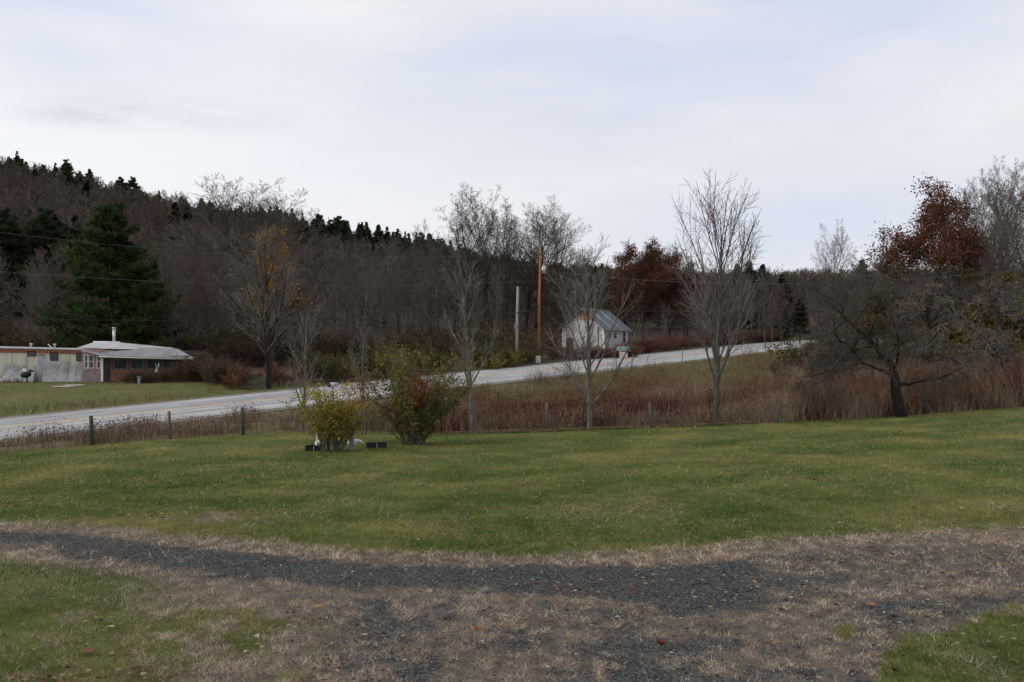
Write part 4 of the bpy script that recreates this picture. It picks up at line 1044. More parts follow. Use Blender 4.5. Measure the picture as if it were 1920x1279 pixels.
    cx = P((213 - 960) * kr, Yr + .1, 0); zc = R0.z
    ch = MB().tube([(cx.x, cx.y, zc - .4), (cx.x, cx.y, zc + 1.22)], .125, 14).build('stove_pipe', M['steel'], o)
    MB().tube([(cx.x, cx.y, zc + 1.19), (cx.x, cx.y, zc + 1.32)], [.17, .17], 14).build('pipe_cap', M['steel'], ch)
    # white cloth hanging on the porch screen
    g = empty('hanging_cloth', (X(302), yp - .12, Z(695)), 'white cloth tied up and hanging in front of the porch screens', 'cloth')
    m = MB(); m.tube([(-.10, 0, .62), (-.07, 0, .35), (0, -.02, .12)], [.03, .025, .05], 6); m.tube([(.15, 0, .62), (.13, 0, .35), (.02, -.02, .14)], [.045, .05, .05], 6)
    m.tube([(0, -.02, .16), (0, -.03, -.05), (0, -.02, -.16)], [.05, .16, .20], 9); m.build('cloth', M['white_paint'], g)
    g = empty('yard_post', (X(297), Y - 4.2, gz(X(297), Y - 4.2)), 'short blue grey post in the grass in front of the porch', 'post')
    MB().box((0, 0, .25), (.22, .2, .6), bev=.03).box((0, 0, .60), (.28, .26, .08), bev=.02).build('block', M['steel_blue'], g)
    for (u, yy, lab) in ((186, Y - 4.5, 'pale flat stone slab in the grass near the porch door'), (177, Y - 5.6, 'second flat stone slab in the grass, further from the porch door')):
        x = X(u); s = MB().box((0, 0, .02), (1.5, .8, .08), bev=.02).build('stepping_slab', M['pale_wood']); s.location = (x, yy, gz(x, yy) + .02); tag(s, lab, 'slab', 'stone slabs in the house yard')
    # plastic sheets on the foot of the trailer
    def sheet(u0, u1, v0, v1, seed, lab, mat):
        rs = np.random.RandomState(seed); nx, nz = 46, 22; y = Y - .10
        xs = np.linspace(X(u0), X(u1), nx); V = []
        for j in range(nz):
            t = j / (nz - 1)
            for i, x in enumerate(xs):
                edge = (fbm(np.array([i * .11 + seed]), np.array([.5]), 4)[0] - .5) * 1.5
                zz = Z(v1) + (Z(v0) + edge - Z(v1)) * t
                V.append((x - xs[0], y - Y - .35 * (1 - t) ** 2 - .07 * fbm(np.array([i * .22 + seed]), np.array([j * .25]), 4)[0], zz - Z(v1)))
        i = np.arange(nx * nz).reshape(nz, nx); Q = np.stack([i[:-1, :-1], i[:-1, 1:], i[1:, 1:], i[1:, :-1]], -1).reshape(-1, 4)
        s = link('plastic_sheet', np_mesh('plastic_sheet', V, Q, mat, smooth_=True)); s.location = (xs[0], Y, Z(v1))
        md = s.modifiers.new('thickness', 'SOLIDIFY'); md.thickness = .01
        tag(s, lab, 'plastic sheet', 'plastic sheets along the foot of the mobile home')
    sheet(10, 68, 688, 716, 3, 'torn pale plastic sheet heaped at the foot of the wall under the small high window', M['plastic'])
    sheet(84, 145, 680, 717, 8, 'smooth pale plastic sheet covering the lower wall between two windows', M['plastic'])
    sheet(145, 165, 679, 716, 13, 'upright whitish plastic sheet at the corner where the porch house begins', M['plastic'])
    x = X(60); g = empty('garden_grill', (x, Y - 1.1, gz(x, Y - 1.1)), 'black grill with a white box on top standing by the cream wall', 'grill')
    m = MB(); m.tube([(-.25, -.15, 0), (-.2, -.1, .6)], .03, 6).tube([(.25, -.15, 0), (.2, -.1, .6)], .03, 6).tube([(0, .25, 0), (0, .2, .6)], .03, 6); m.build('legs', M['black_plastic'], g)
    m = MB(); m.ell((0, 0, .62), (.42, .36, .26)); m.build('bowl', M['black_plastic'], g)
    MB().box((-.03, 0, 1.0), (.32, .28, .26), bev=.02).build('white_box', M['white_paint'], g)
    MB().box((.5, 0, .95), (.36, .3, .10), rz=.2, ry=.25).box((.38, .05, .72), (.1, .1, .4)).build('side_shelf', M['black_plastic'], g)
    for (u, yy, s, lab) in ((38, Y - 1.0, .5, 'white lumpy bag of rubbish against the cream wall, near the grill'), (27, Y - .9, .62, 'big white lumpy bag lying at the foot of the cream wall'), (16, Y - 1.0, .4, 'small white bag furthest along the wall from the grill')):
        x = X(u); V = NR.randn(1)
        b = MB().ell((0, 0, s * .5), (s * .7, s * .55, s * .55), seg=18)
        for v_ in b.bm.verts: v_.co *= 1 + .22 * (fbm(np.array([v_.co.x * 6 + u]), np.array([v_.co.y * 6 + v_.co.z * 5]), 3)[0] - .5) * 2
        b = b.build('rubbish_bag', M['plastic']); b.location = (x, yy, gz(x, yy) - .05); tag(b, lab, 'bag', 'bags of rubbish by the mobile home')
def m_siding():
    m, nt, b = newmat('cream_siding')
    tcn = N(nt, 'ShaderNodeTexCoord'); s = N(nt, 'ShaderNodeSeparateXYZ'); nt.links.new(tcn.outputs['Object'], s.inputs[0])
    f = noise(nt, .5, 5, mapping(nt, (1, 1, .4))); f2 = noise(nt, 3, 6, mapping(nt, (1.4, 1.4, .35)))
    c = ramp(nt, f, [(.3, (.40, .385, .315)), (.5, (.50, .48, .39)), (.7, (.45, .44, .385))])
    wv = N(nt, 'ShaderNodeTexWave', wave_type='BANDS', bands_direction='X'); wv.inputs['Scale'].default_value = .42; nt.links.new(tcn.outputs['Object'], wv.inputs['Vector'])
    c = mix(nt, .55, c, ramp(nt, wv.outputs['Fac'], [(.0, (.55, .52, .45)), (.03, (1, 1, 1))]), 'MULTIPLY')
    # dirt splashed up from the ground
    k = N(nt, 'ShaderNodeMath', operation='MULTIPLY_ADD'); nt.links.new(f2, k.inputs[0]); k.inputs[1].default_value = 2.2; nt.links.new(s.outputs['Z'], k.inputs[2])
    r = N(nt, 'ShaderNodeMapRange'); r.inputs['From Min'].default_value = 1.0; r.inputs['From Max'].default_value = 2.4; r.inputs['To Min'].default_value = .9; r.inputs['To Max'].default_value = 0; nt.links.new(k.outputs[0], r.inputs['Value'])
    c = mix(nt, r.outputs[0], c, ramp(nt, f2, [(.35, (.14, .13, .14)), (.6, (.36, .34, .36))]))
    nt.links.new(c, b.inputs['Base Color']); b.inputs['Roughness'].default_value = .7
    bump(nt, b, wv.outputs['Fac'], .4, .02); return m
M['cream_siding'] = m_siding()
M['rust_trim'] = m_noise('rust_trim', (.17, .07, .045), (.30, .13, .08), 1.2, .8, .1, stretch=(1, 1, 3))
M['rust_dark'] = m_noise('dark_brown_paint', (.035, .026, .02), (.07, .05, .04), 3, .8, .1)
M['pale_roof'] = m_noise('pale_metal_roof', (.30, .305, .325), (.48, .48, .505), .9, .5, .05, stretch=(1, .3, 1), c3=(.26, .26, .285))
M['lavender_door'] = m_noise('lavender_door', (.27, .26, .30), (.38, .37, .42), 2, .7, 0)
M['pink_wall'] = m_noise('pink_brown_wall', (.25, .16, .14), (.36, .24, .21), 2, .85, .2)
M['pink_grey'] = m_noise('pink_grey_panel', (.17, .13, .13), (.30, .24, .24), 2.5, .85, .2)
M['brown_wall'] = m_noise('dark_brown_boards', (.05, .028, .02), (.10, .055, .04), 2.5, .9, .2)
M['brick_brown'] = m_noise('red_brown_boards', (.12, .045, .032), (.20, .085, .06), 2.2, .9, .2)
M['seam_grey'] = m_noise('seam_strip', (.22, .21, .17), (.34, .32, .27), 2, .8, 0)
M['screen'] = m_noise('insect_screen', (.016, .017, .02), (.04, .041, .046), 1.5, .95, 0)
M['grey_frame'] = m_noise('grey_frame', (.10, .105, .115), (.17, .17, .18), 3, .8, 0)
M['plastic'] = m_noise('dirty_plastic', (.17, .165, .175), (.34, .335, .345), 1.3, .55, .2, c3=(.20, .19, .25))
house()

def old_gate():
    Y = 72.6; u0, u1 = 438, 497; x0 = (u0 - 960) / F * Y; x1 = (u1 - 960) / F * Y; z = gz(x0, Y)
    o = empty('wooden_fence_panel', (x0, Y, z), 'low weathered grey green fence panel beside the big bare roadside tree', 'fence')
    W_ = x1 - x0
    for i, xx in enumerate((0, W_ * .27, W_ * .68, W_)): MB().box((xx, 0, .45), (.13, .13, 1.3)).build('post', M['wood_post'], o)
    for zz in (.18, .40, .62, .84): MB().box((W_ / 2, -.085, zz), (W_ + .1, .035, .17)).build('rail', M['mossy'], o)
M['mossy'] = m_noise('mossy_boards', (.05, .055, .03), (.12, .12, .085), 4, .95, .4, stretch=(.3, 1, 1))
old_gate()

# ================================================================== CONIFERS
def conifer(key, seed, H, R, whorls, per, tufts, nb, droop, rs, cols, tl=.38, bare=.12, prof=.75, flat=.75, up=.15, wide=1.0):
    rr = random.Random(seed); S = [(0, 0, -.3 + H * i / 8, 0, 0, -.3 + H * (i + 1) / 8, H * .017 * (1 - i / 8.4), H * .017 * (1 - (i + 1) / 8.4), 0) for i in range(8)]
    P = []; D = []; Cc = []
    for w_ in range(whorls):
        h0 = bare + (1 - bare) * (w_ + rr.random() * .8) / whorls; h = h0; rad = R * max(.06, (1 - h)) ** prof * rr.uniform(.75, 1.15)
        a0 = rr.uniform(0, 6.28)
        for b in range(per):
            a = a0 + 6.283 * b / per + rr.uniform(-.35, .35); h = min(.985, max(bare * .8, h0 + rr.uniform(-1.3, 1.3) * (1 - bare) / whorls)); rad = R * max(.06, (1 - h)) ** prof * rr.uniform(.7, 1.2); L = rad * rr.uniform(.6, 1.15)
            d = Vector((math.cos(a), math.sin(a), up - droop * (1 - h))).normalized(); p = Vector((0, 0, H * h)); k = 4
            side = Vector((-math.sin(a), math.cos(a), 0)); tone = rr.uniform(.55, 1.45)
            for i in range(k):
                q = p + d * L / k; S.append((*p, *q, .02 + .012 * L * (1 - i / k), .02 + .012 * L * (1 - (i + 1) / k), 1)); d = (d + Vector((rr.gauss(0, .06), rr.gauss(0, .06), .05))).normalized()
                for t in range(tufts):
                    f = rr.random(); e = p.lerp(q, f); g = (i + f) / k
                    if g < .22: continue
                    wd = wide * L * .30 * (1.1 - .6 * g) * rr.uniform(-1, 1)
                    e = e + side * wd + Vector((rr.gauss(0, .05), rr.gauss(0, .05), abs(rr.gauss(0, .05)) - abs(wd) * .12)) * 1.0
                    e.z += rr.gauss(0, .16) * (wide - 1) * 2; P.append(tuple(e)); D.append(tuple((d * .9 + side * (wd / L) * 1.6 + Vector((0, 0, .25))).normalized())); Cc.append(tone)
                p = q
    # leader
    for i in range(tufts):
        z = H * rr.uniform(.93, 1.01); P.append((rr.gauss(0, .02), rr.gauss(0, .02), z)); D.append((rr.gauss(0, .35), rr.gauss(0, .35), 1)); Cc.append(1)
    P = np.array(P); D = np.array(D); n = len(P); Cc = np.array(Cc)
    Pn = np.repeat(P, nb, 0); Dn = np.repeat(D, nb, 0); m = len(Pn)
    dv = Dn + rs.randn(m, 3) * np.array([.55, .55, .55 * (1.4 - flat)]); dv /= np.linalg.norm(dv, axis=1)[:, None]
    tp = np.clip((1 - Pn[:, 2] / H) * 3.0 + .25, .25, 1); l = (tl * tp * (.6 + .7 * rs.rand(m)))[:, None]; s = np.cross(dv, rs.randn(m, 3)); s /= np.linalg.norm(s, axis=1)[:, None] + 1e-9
    wv = tl * .085
    V = np.stack([Pn - s * wv, Pn + s * wv, Pn + dv * l], 1).reshape(-1, 3); T = np.arange(3 * m).reshape(m, 3)
    col = np.asarray(cols)[rs.randint(0, len(cols), n)] * Cc[:, None]; col = np.repeat(col, nb, 0) * (.75 + .5 * rs.rand(m, 1))
    S = np.array(S); Vt, Tt = cat([tubes(S[S[:, 8] == 0], 8), tubes(S[S[:, 8] == 1], 4)])
    return np_mesh(key + '_trunk', Vt, Tt, M['bark_dark'], smooth_=True), np_mesh(key + '_needles', V, T, M['needle'], col)
M['needle'] = m_attr('needles', .75, .12, .35, .35)
rsC = np.random.RandomState(77)
PINEG = [(.036, .064, .018), (.05, .082, .022), (.028, .048, .02), (.066, .09, .026)]
PINEC = [(.030, .048, .016), (.042, .062, .020), (.022, .038, .018), (.055, .068, .022)]
SPRC = [(.028, .044, .021), (.040, .060, .026), (.054, .066, .028)]
PINE_BIG = conifer('great_pine', 3, 16.8, 6.6, 15, 7, 34, 9, .02, rsC, PINEG, tl=.55, bare=.05, prof=.48, flat=.45, up=.22, wide=1.5)
PINE = conifer('ridge_pine', 5, 14, 4.2, 16, 5, 9, 8, .05, rsC, SPRC, tl=.85, bare=.22, prof=.55, wide=1.4)
SPRUCE = conifer('ridge_spruce', 6, 13, 2.9, 26, 5, 8, 7, .22, rsC, SPRC, tl=.7, bare=.06, prof=.9)
SPRUCE2 = conifer('ridge_spruce_wide', 8, 12, 3.9, 22, 5, 9, 7, .15, rsC, SPRC, tl=.85, bare=.08, prof=.78, wide=1.2)
def conifers():
    TP = ('trunk', 'crown')
    place_tree('white_pine', PINE_BIG, gp(208, 97), 'great dark green pine with layered boughs behind the low brown house', 'tree', None, parts=TP, rz=.4)
    place_tree('white_pine', PINE_BIG, gp(268, 106), 'second dark pine close behind the great pine, nearer the stove pipe', 'tree', None, parts=TP, rz=2.4, s=.72)
    # silhouettes along the ridge; (u, top v, Y, kind)
    R = random.Random(12)
    sky_v = lambda u: np.interp(u, [0, 30, 60, 100, 125, 200, 240, 300, 360, 400, 450, 520, 560, 600, 660, 720, 760, 800, 840, 900, 960, 1040, 1080], [296, 286, 300, 306, 300, 345, 334, 362, 372, 378, 390, 386, 395, 402, 412, 424, 434, 440, 450, 470, 482, 496, 500])
    spots = [(32, 284, 'tallest ridge spruce rising at the high end of the hill'), (104, 306, 'pointed spruce with a gap beside it on the hill skyline'), (124, 300, 'open topped pine on the skyline beside the pointed spruce'),
             (150, 322, 'dark conifer on the falling skyline, shorter than the open topped pine'), (168, 318, 'broad dark conifer standing where the skyline steps down'), (226, 333, 'first of two skyline pines above the great pine'),
             (249, 333, 'second and bushier of two skyline pines above the great pine'), (298, 358, 'pointed small spruce on the skyline just past the twin pines'), (378, 373, 'dark round topped conifer on the ridge beneath bare trees')]
    kinds = [SPRUCE, SPRUCE, PINE, SPRUCE2, SPRUCE2, PINE, PINE, SPRUCE, SPRUCE2]
    hs = [13, 13, 14, 12, 12, 14, 14, 13, 12]
    for (u, v, lab), kd, h in zip(spots, kinds, hs):
        Y = 352; zt = EYE + (640 - v) / F * Y; b = gp(u, Y); s = max(.6, (zt - b.z) / h)
        place_tree('ridge_conifer', kd, b, lab, 'tree', 'dark conifers along the ridge', R.uniform(0, 6), s * 1.0, parts=TP)
    for i in range(215):
        u = R.uniform(395, 1090) if i < 185 else R.uniform(-40, 395); Y = R.uniform(285, 345); b = gp(u, Y)
        if i < 185: v = float(sky_v(u)) + R.uniform(-2, 10) + (R.uniform(0, 36) if i % 2 else 0)
        else: v = float(sky_v(u)) + R.uniform(5, 18)
        zt = EYE + (640 - v) / F * Y; kd, h = R.choice([(SPRUCE, 13), (SPRUCE2, 12), (PINE, 14), (SPRUCE, 13), (SPRUCE, 13)])
        s = (zt - b.z) / h
        s = min(max(s, .35), 1.7); b.z = zt - (13 if kd is SPRUCE else 12 if kd is SPRUCE2 else 14) * s if zt - (12 * s) < b.z else b.z
        place_tree('ridge_conifer', kd, b, 'dark conifer in the close row along the ridge top', 'tree', 'dark conifers in the close ridge row', R.uniform(0, 6), s, parts=TP).scale = (s * R.uniform(.7, 1.25), s * R.uniform(.7, 1.25), s)
    # dark green stand on the near slope, far side of the house
    for i in range(36):
        u = R.uniform(-60, 150); Y = R.uniform(140, 175); b = gp(u, Y); v = 410 + R.uniform(-14, 40) + abs(u - 40) * .12
        s = (EYE + (640 - v) / F * Y - b.z) / 13
        place_tree('slope_conifer', R.choice([SPRUCE2, PINE]), b, 'dark green conifer in the stand on the slope above the mobile home', 'tree', 'conifer stand above the mobile home', R.uniform(0, 6), max(.5, min(s, 1.5)), parts=TP)
    for (u, Y, v, lab) in ((1405, 190, 487, 'dark pine on the far skyline just beside the tallest bare lawn tree'), (1430, 195, 493, 'smaller dark conifer next to the far skyline pine'), (1382, 200, 492, 'dark conifer seen through the branches of the tallest bare tree'),
                       (1108, 230, 497, 'dark conifer on the skyline above the shed roof'), (1500, 125, 570, 'dark green conifer low in the wood beyond the end of the road'), (1470, 122, 590, 'small dark conifer in the wood just above the end of the road'), (1616, 230, 484, 'small pointed conifer on the skyline beside the rust oak')):
        b = gp(u, Y); s = (EYE + (640 - v) / F * Y - b.z) / 12.5
        place_tree('far_conifer', PINE if Y < 130 else SPRUCE2, b, lab, 'tree', 'scattered conifers beyond the road', R.uniform(0, 6), max(.25, s), parts=TP)
conifers()

# ================================================================== BARE WOOD BEHIND THE ROAD
rsW = np.random.RandomState(55)
def wood_kind(key, seed, H, r0, twig, rmin, **kw):
    S, tips = skel(seed, H, r0, rmin=rmin, **kw)
    return (*tree_meshes(key, S, rsW, M['bark_pale'] if '202' in key else M['bark_wood'], twig, split=1, far=True, n0=6, n1=4), None), tips
M['bark_wood'] = m_noise('bark_wood', (.045, .039, .035), (.10, .088, .080), 1.5, .95, 0, stretch=(1, 1, .2))
M['bark_sky'] = m_noise('bark_dark_wood', (.035, .030, .027), (.07, .06, .055), 1.5, .95, 0, stretch=(1, 1, .2))
M['twig_tan'] = m_noise('twig_tan', (.085, .068, .050), (.15, .122, .094), .25, .9, 0)
WK = []
for i, (H, n, ang, ln, st) in enumerate(((15, (20, 9, 7, 5), ((20, 48), (22, 48), (25, 55), (25, 60)), (.50, .45, .45, .5), .14), (14, (22, 9, 7, 5), ((25, 58), (22, 50), (25, 55), (25, 60)), (.52, .45, .45, .5), .08),
                                         (16, (18, 9, 7, 5), ((18, 42), (22, 45), (25, 55), (25, 60)), (.50, .45, .45, .5), .22), (13, (22, 9, 7, 5), ((25, 62), (22, 50), (25, 55), (25, 60)), (.56, .45, .45, .5), .06))):
    WK.append((wood_kind('wood_tree_%d' % (200 + i), 200 + i, H, H * .011, (M['twig_brown'], M['twig_red'], M['twig_grey'], M['twig_tan'])[i], .014, start=st, end=.97, n=n, ang=ang, ln=ln, tap=.6, trop=(0, .04, .04, .03, .02), wig=(.03, .07, .1, .13, .15), segs=(9, 6, 4, 3, 2), rc=.5)[0], H))
# big tall skyline trees
BIGK = []
for i, (H, n, ang, ln, st) in enumerate(((22, (26, 10, 7, 4), ((18, 46), (20, 42), (22, 48), (25, 55)), (.60, .46, .48, .6), .25), (21, (26, 10, 6, 4), ((16, 44), (18, 38), (20, 42), (20, 45)), (.64, .46, .48, .6), .22), (22, (16, 9, 7, 4), ((32, 68), (30, 65), (30, 60), (30, 60)), (.46, .5, .46, .45), .30))):
    S, tips = skel(300 + i, H, H * .011, rmin=.011, start=st, end=.97, n=n, ang=ang, ln=ln, tap=.45, trop=(0, .05, .04, .03, .02), wig=(.03 if i < 2 else .09, .07 if i < 2 else .15, .1, .13, .15), segs=(10, 7, 5, 3, 2), rc=.52)
    BIGK.append(((*tree_meshes('tall_tree', S, rsW, M['bark_sky'] if i < 2 else M['bark_dark'], M['twig_brown'] if i < 2 else M['bark_sky'], split=1 if i < 2 else 2, far=True, n0=7, n1=5), None), H))
def leafy(key, seed, H, cols, frac, lsize, rs, clump=.35, nper=6, twig=None, zmin=0, dome=None, cs=.55, **kw):
    S, tips = skel(seed, H, H * .014, rmin=.014, **kw)
    me = tree_meshes(key, S, rs, M['bark_sky'], twig or M['twig_brown'], split=1, far=True, n0=8, n1=5)
    P = np.concatenate([tips[:, :3], S[S[:, 8] >= 3][:, 3:6]]); P = P[rs.rand(len(P)) < min(1, 8500 / len(P))]; P = P[(P[:, 2] > zmin * H)]
    if dome: P = P[((P[:, 0] ** 2 + P[:, 1] ** 2) / dome[0] ** 2 + np.maximum(P[:, 2] - dome[1] * H, 0) ** 2 / (H * (1 - dome[1])) ** 2) < 1.0]
    hz = fbm(P[:, 0] * cs + seed, P[:, 2] * cs + P[:, 1] * .3, 3)
    P = P[hz > np.quantile(hz, 1 - frac)]
    Q = np.repeat(P, nper, 0) + rs.randn(len(P) * nper, 3) * clump
    V, T = leaves(Q, lsize * (.6 + .8 * rs.rand(len(Q))), rs)
    c = np.asarray(cols)[rs.randint(0, len(cols), len(Q))] * (.6 + .8 * rs.rand(len(Q), 1))
    return (*me, np_mesh(key + '_leaves', V, T, M['leaf'], np.repeat(c, 2, 0)))
def woods():
    R = random.Random(99)
    def put(name, K, u, v, Y, lab, grp, rz=None, sw=1.0):
        me, H = K; b = gp(u, Y); s = (EYE + (640 - v) / F * Y - b.z) / H
        o = place_tree(name, me, b, lab, 'tree', grp, R.uniform(0, 6) if rz is None else rz, s); o.scale = (s * sw, s * sw, s); return o
    # trees that stand out against the sky
    G = 'tall bare trees standing above the wood'
    for (u, v, Y, k, sw, lab) in ((446, 335, 150, 1, 1.9, 'wide bare crown on the skyline above the big roadside tree'), (520, 345, 150, 0, 1.9, 'tall bare crown just behind the yellow larch'), (560, 355, 155, 1, 1.5, 'bare crown at the outer end of the skyline pair near the yellow larch'),
                              (893, 340, 128, 2, 1.25, 'dark crooked tall bare tree, tallest of the group above the slim lawn tree'), (850, 383, 138, 1, 1.35, 'bare rounded crown on the near side of the crooked tall tree'), (925, 350, 135, 1, 1.15, 'straight tall bare tree just beyond the crooked one'),
                              (950, 372, 140, 0, 1.1, 'bare tree between the straight tall tree and the orange pole, thin topped'), (985, 385, 140, 1, 1.1, 'bare tree whose crown rises just before the orange pole'), (1015, 368, 136, 0, 1.3, 'tall bare tree directly above the orange pole'), (1042, 384, 140, 1, 1.2, 'bare tree leaning out beyond the orange pole'),
                              (790, 412, 150, 0, .9, 'lone small bare crown poking above the ridge row'), (345, 358, 300, 1, .9, 'small bare crown on the ridge between conifers'), (1560, 410, 88, 0, .7, 'thin bare tree rising behind the apple tree'), (1290, 450, 135, 1, 1.0, 'bare tree crown beside the smaller rust oak'), (1095, 452, 150, 1, .9, 'faint bare crown on the skyline behind the spreading lawn tree')):
        put('tall_bare_tree', BIGK[k], u, v, Y, lab, G, sw=sw)
    G = 'tall bare trees beside the rust oak'
    for (u, v, Y, k, sw, lab) in ((1800, 352, 112, 1, .9, 'bare tree tight against the rust oak, grey and upright'), (1833, 318, 110, 0, .8, 'bare tree second from the rust oak'), (1862, 296, 108, 1, .85, 'tallest tree of the grey grove beside the rust oak'), (1893, 290, 112, 0, .8, 'tall bare tree just past the tallest of the grey grove'),
                              (1925, 310, 110, 1, .8, 'bare tree cut by the picture edge in the grey grove'), (1880, 350, 96, 0, .7, 'shorter bare tree in front of the grey grove'), (1785, 410, 118, 0, .8, 'low bare tree between rust oak trunk and grey grove'), (1960, 300, 105, 1, .9, 'bare tree beyond the edge of the grey grove'), (1845, 400, 92, 1, .7, 'short slender bare tree before the grey grove')):
        put('tall_bare_tree', BIGK[k], u, v, Y, lab, G, sw=sw)
    # big roadside tree
    S, tips = skel(411, 13.2, .26, start=.14, end=.93, n=(30, 12, 8, 4), ang=((24, 68), (22, 48), (25, 55), (25, 55)), ln=(.64, .46, .44, .45), tap=.5, trop=(0, .04, .03, .02, .02), wig=(.03, .07, .1, .12, .15), rc=.5, rmin=.012, segs=(10, 8, 5, 3, 2))
    me = (*tree_meshes('roadside', S, rsW, M['bark_dark'], M['twig_grey'], split=1, far=True, n0=10, n1=6), None)
    place_tree('roadside_tree', me, gp(503, 73.2), 'big spreading bare tree with dark trunk on the far side of the road', 'tree')
    # leafed trees
    RUST = [(.105, .036, .019), (.135, .052, .024), (.075, .030, .019), (.165, .070, .030)]
    kw = dict(start=.22, end=.95, n=(32, 11, 6, 4), ang=((28, 82), (28, 60), (30, 60), (30, 60)), ln=(.66, .48, .45, .45), tap=.5, trop=(0, .02, .02, .02, .02), wig=(.06, .1, .13, .15, .15), segs=(9, 7, 5, 3, 2), rc=.55)
    oak = leafy('rust_oak', 501, 16, RUST, .80, .19, rsW, .36, 7, zmin=.54, dome=(4.6, .60), cs=1.1, **kw)
    b = gp(1728, 90); s = (EYE + (640 - 338) / F * 90 - b.z) / 16.0
    place_tree('rust_oak', oak, b, 'large oak with rust red leaves in its crown, beside the grey grove', 'tree', 'oaks keeping rust coloured leaves', 1.0, s)
    oak2 = leafy('dark_rust_oak', 502, 15, RUST[:3], .6, .20, rsW, .30, 6, zmin=.25, dome=(5.2, .6), cs=.9, **kw)
    b = gp(1205, 128); s = (EYE + (640 - 437) / F * 128 - b.z) / 15.2
    place_tree('rust_oak', oak2, b, 'smaller round oak with dark rust leaves beyond the shed roof', 'tree', 'oaks keeping rust coloured leaves', 2.0, s)
    b = gp(1255, 134); s = (EYE + (640 - 455) / F * 134 - b.z) / 15.2
    place_tree('rust_oak', oak2, b, 'darker sparser oak crown half hidden by the tallest bare lawn tree', 'tree', 'oaks keeping rust coloured leaves', 4.4, s)
    kl = dict(start=.12, end=.97, n=(30, 6, 4, 0), ang=((50, 80), (30, 55), (30, 60), (30, 60)), ln=(.30, .45, .4, .4), tap=.8, trop=(0, .02, .02, .02, .02), wig=(.02, .08, .12, .15, .15), segs=(9, 5, 3, 2, 2), rc=.4)
    larch = leafy('larch', 503, 15, [(.36, .21, .035), (.28, .15, .03), (.42, .26, .045)], .9, .26, rsW, .35, 16, zmin=.42, **kl)
    b = gp(512, 96); s = (EYE + (640 - 440) / F * 96 - b.z) / 15
    place_tree('yellow_larch', larch, b, 'golden yellow larch glowing behind the big bare roadside tree', 'tree', None, 0, s)
    for o in bpy.data.objects:
        if o.name.startswith('yellow_larch'): o.scale = (s * 1.1, s * 1.1, s)
    ol = leafy('olive_tree', 504, 9, [(.11, .085, .026), (.085, .072, .026), (.17, .10, .028)], .4, .2, rsW, .25, 5, start=.15, end=.95, n=(14, 7, 6, 3), ang=((30, 65), (28, 60), (30, 60), (30, 60)), ln=(.48, .48, .45, .45), tap=.5, trop=(0, .02, .02, .02, .02), wig=(.06, .1, .13, .15, .15), segs=(8, 6, 4, 3, 2), rc=.5)
    for (u, v, Y, lab) in ((1690, 505, 88, 'yellow and olive leaved tree below the rust oak'), (1640, 500, 96, 'orange tinged tree just before the rust oak'), (1800, 515, 86, 'tree with sparse orange leaves under the grey grove'), (1880, 520, 82, 'yellow flecked brushy tree near the picture edge under the grey grove')):
        b = gp(u, Y); s = (EYE + (640 - v) / F * Y - b.z) / 9; place_tree('autumn_tree', ol, b, lab, 'tree', 'thinly leaved autumn trees beyond the field', R.uniform(0, 6), s)
    # body of the wood: individual trees of the front ranks
    def zone(u, v):
        if u < 330: return 'bare grey brown tree in the wood behind the mobile home and pine'
        if u < 620: return 'bare grey brown tree in the wood around the yellow larch'
        if u < 960: return 'bare grey brown tree in the wood between larch and orange pole'
        if u < 1300: return 'bare brown tree in the wood around and behind the shed'
        return 'bare brown tree in the wood above the far end of the road'
    n = 0; pts = []
    while n < 255:
        u = R.uniform(-260, 2120); Y = R.uniform(96, 178)
        lo = np.interp(u, [0, 350, 600, 900, 1200, 1500, 1920], [104, 98, 92, 100, 114, 112, 84]); Y = lo + (Y - 96) * .95
        x = (u - 960) / F * Y
        if any((x - a) ** 2 + (Y - b_) ** 2 < 7 for a, b_ in pts): continue
        if 1060 < u < 1200 and Y < 122: continue
        if 455 < u < 575 and Y < 112: continue
        tv = np.interp(u, [-100, 0, 200, 330, 420, 560, 700, 800, 960, 1100, 1250, 1400, 1560, 1700, 1920], [470, 460, 470, 470, 455, 470, 455, 470, 505, 510, 520, 515, 515, 495, 480]) + R.uniform(-25, 55) - (Y - 100) * .12
        K = R.choice(WK); b = gp(u, Y); h = EYE + (640 - tv) / F * Y - b.z
        if h < 5: continue
        s = h / K[1]; pts.append((x, Y)); n += 1
        o = place_tree('woodland_tree', K[0], b, zone(u, 0), 'tree', zone(u, 0).replace('bare grey brown tree', 'bare trees').replace('bare brown tree', 'bare trees'), R.uniform(0, 6), s)
        sw = R.uniform(.8, 1.25); o.scale = (s * sw, s * sw, s)
woods()

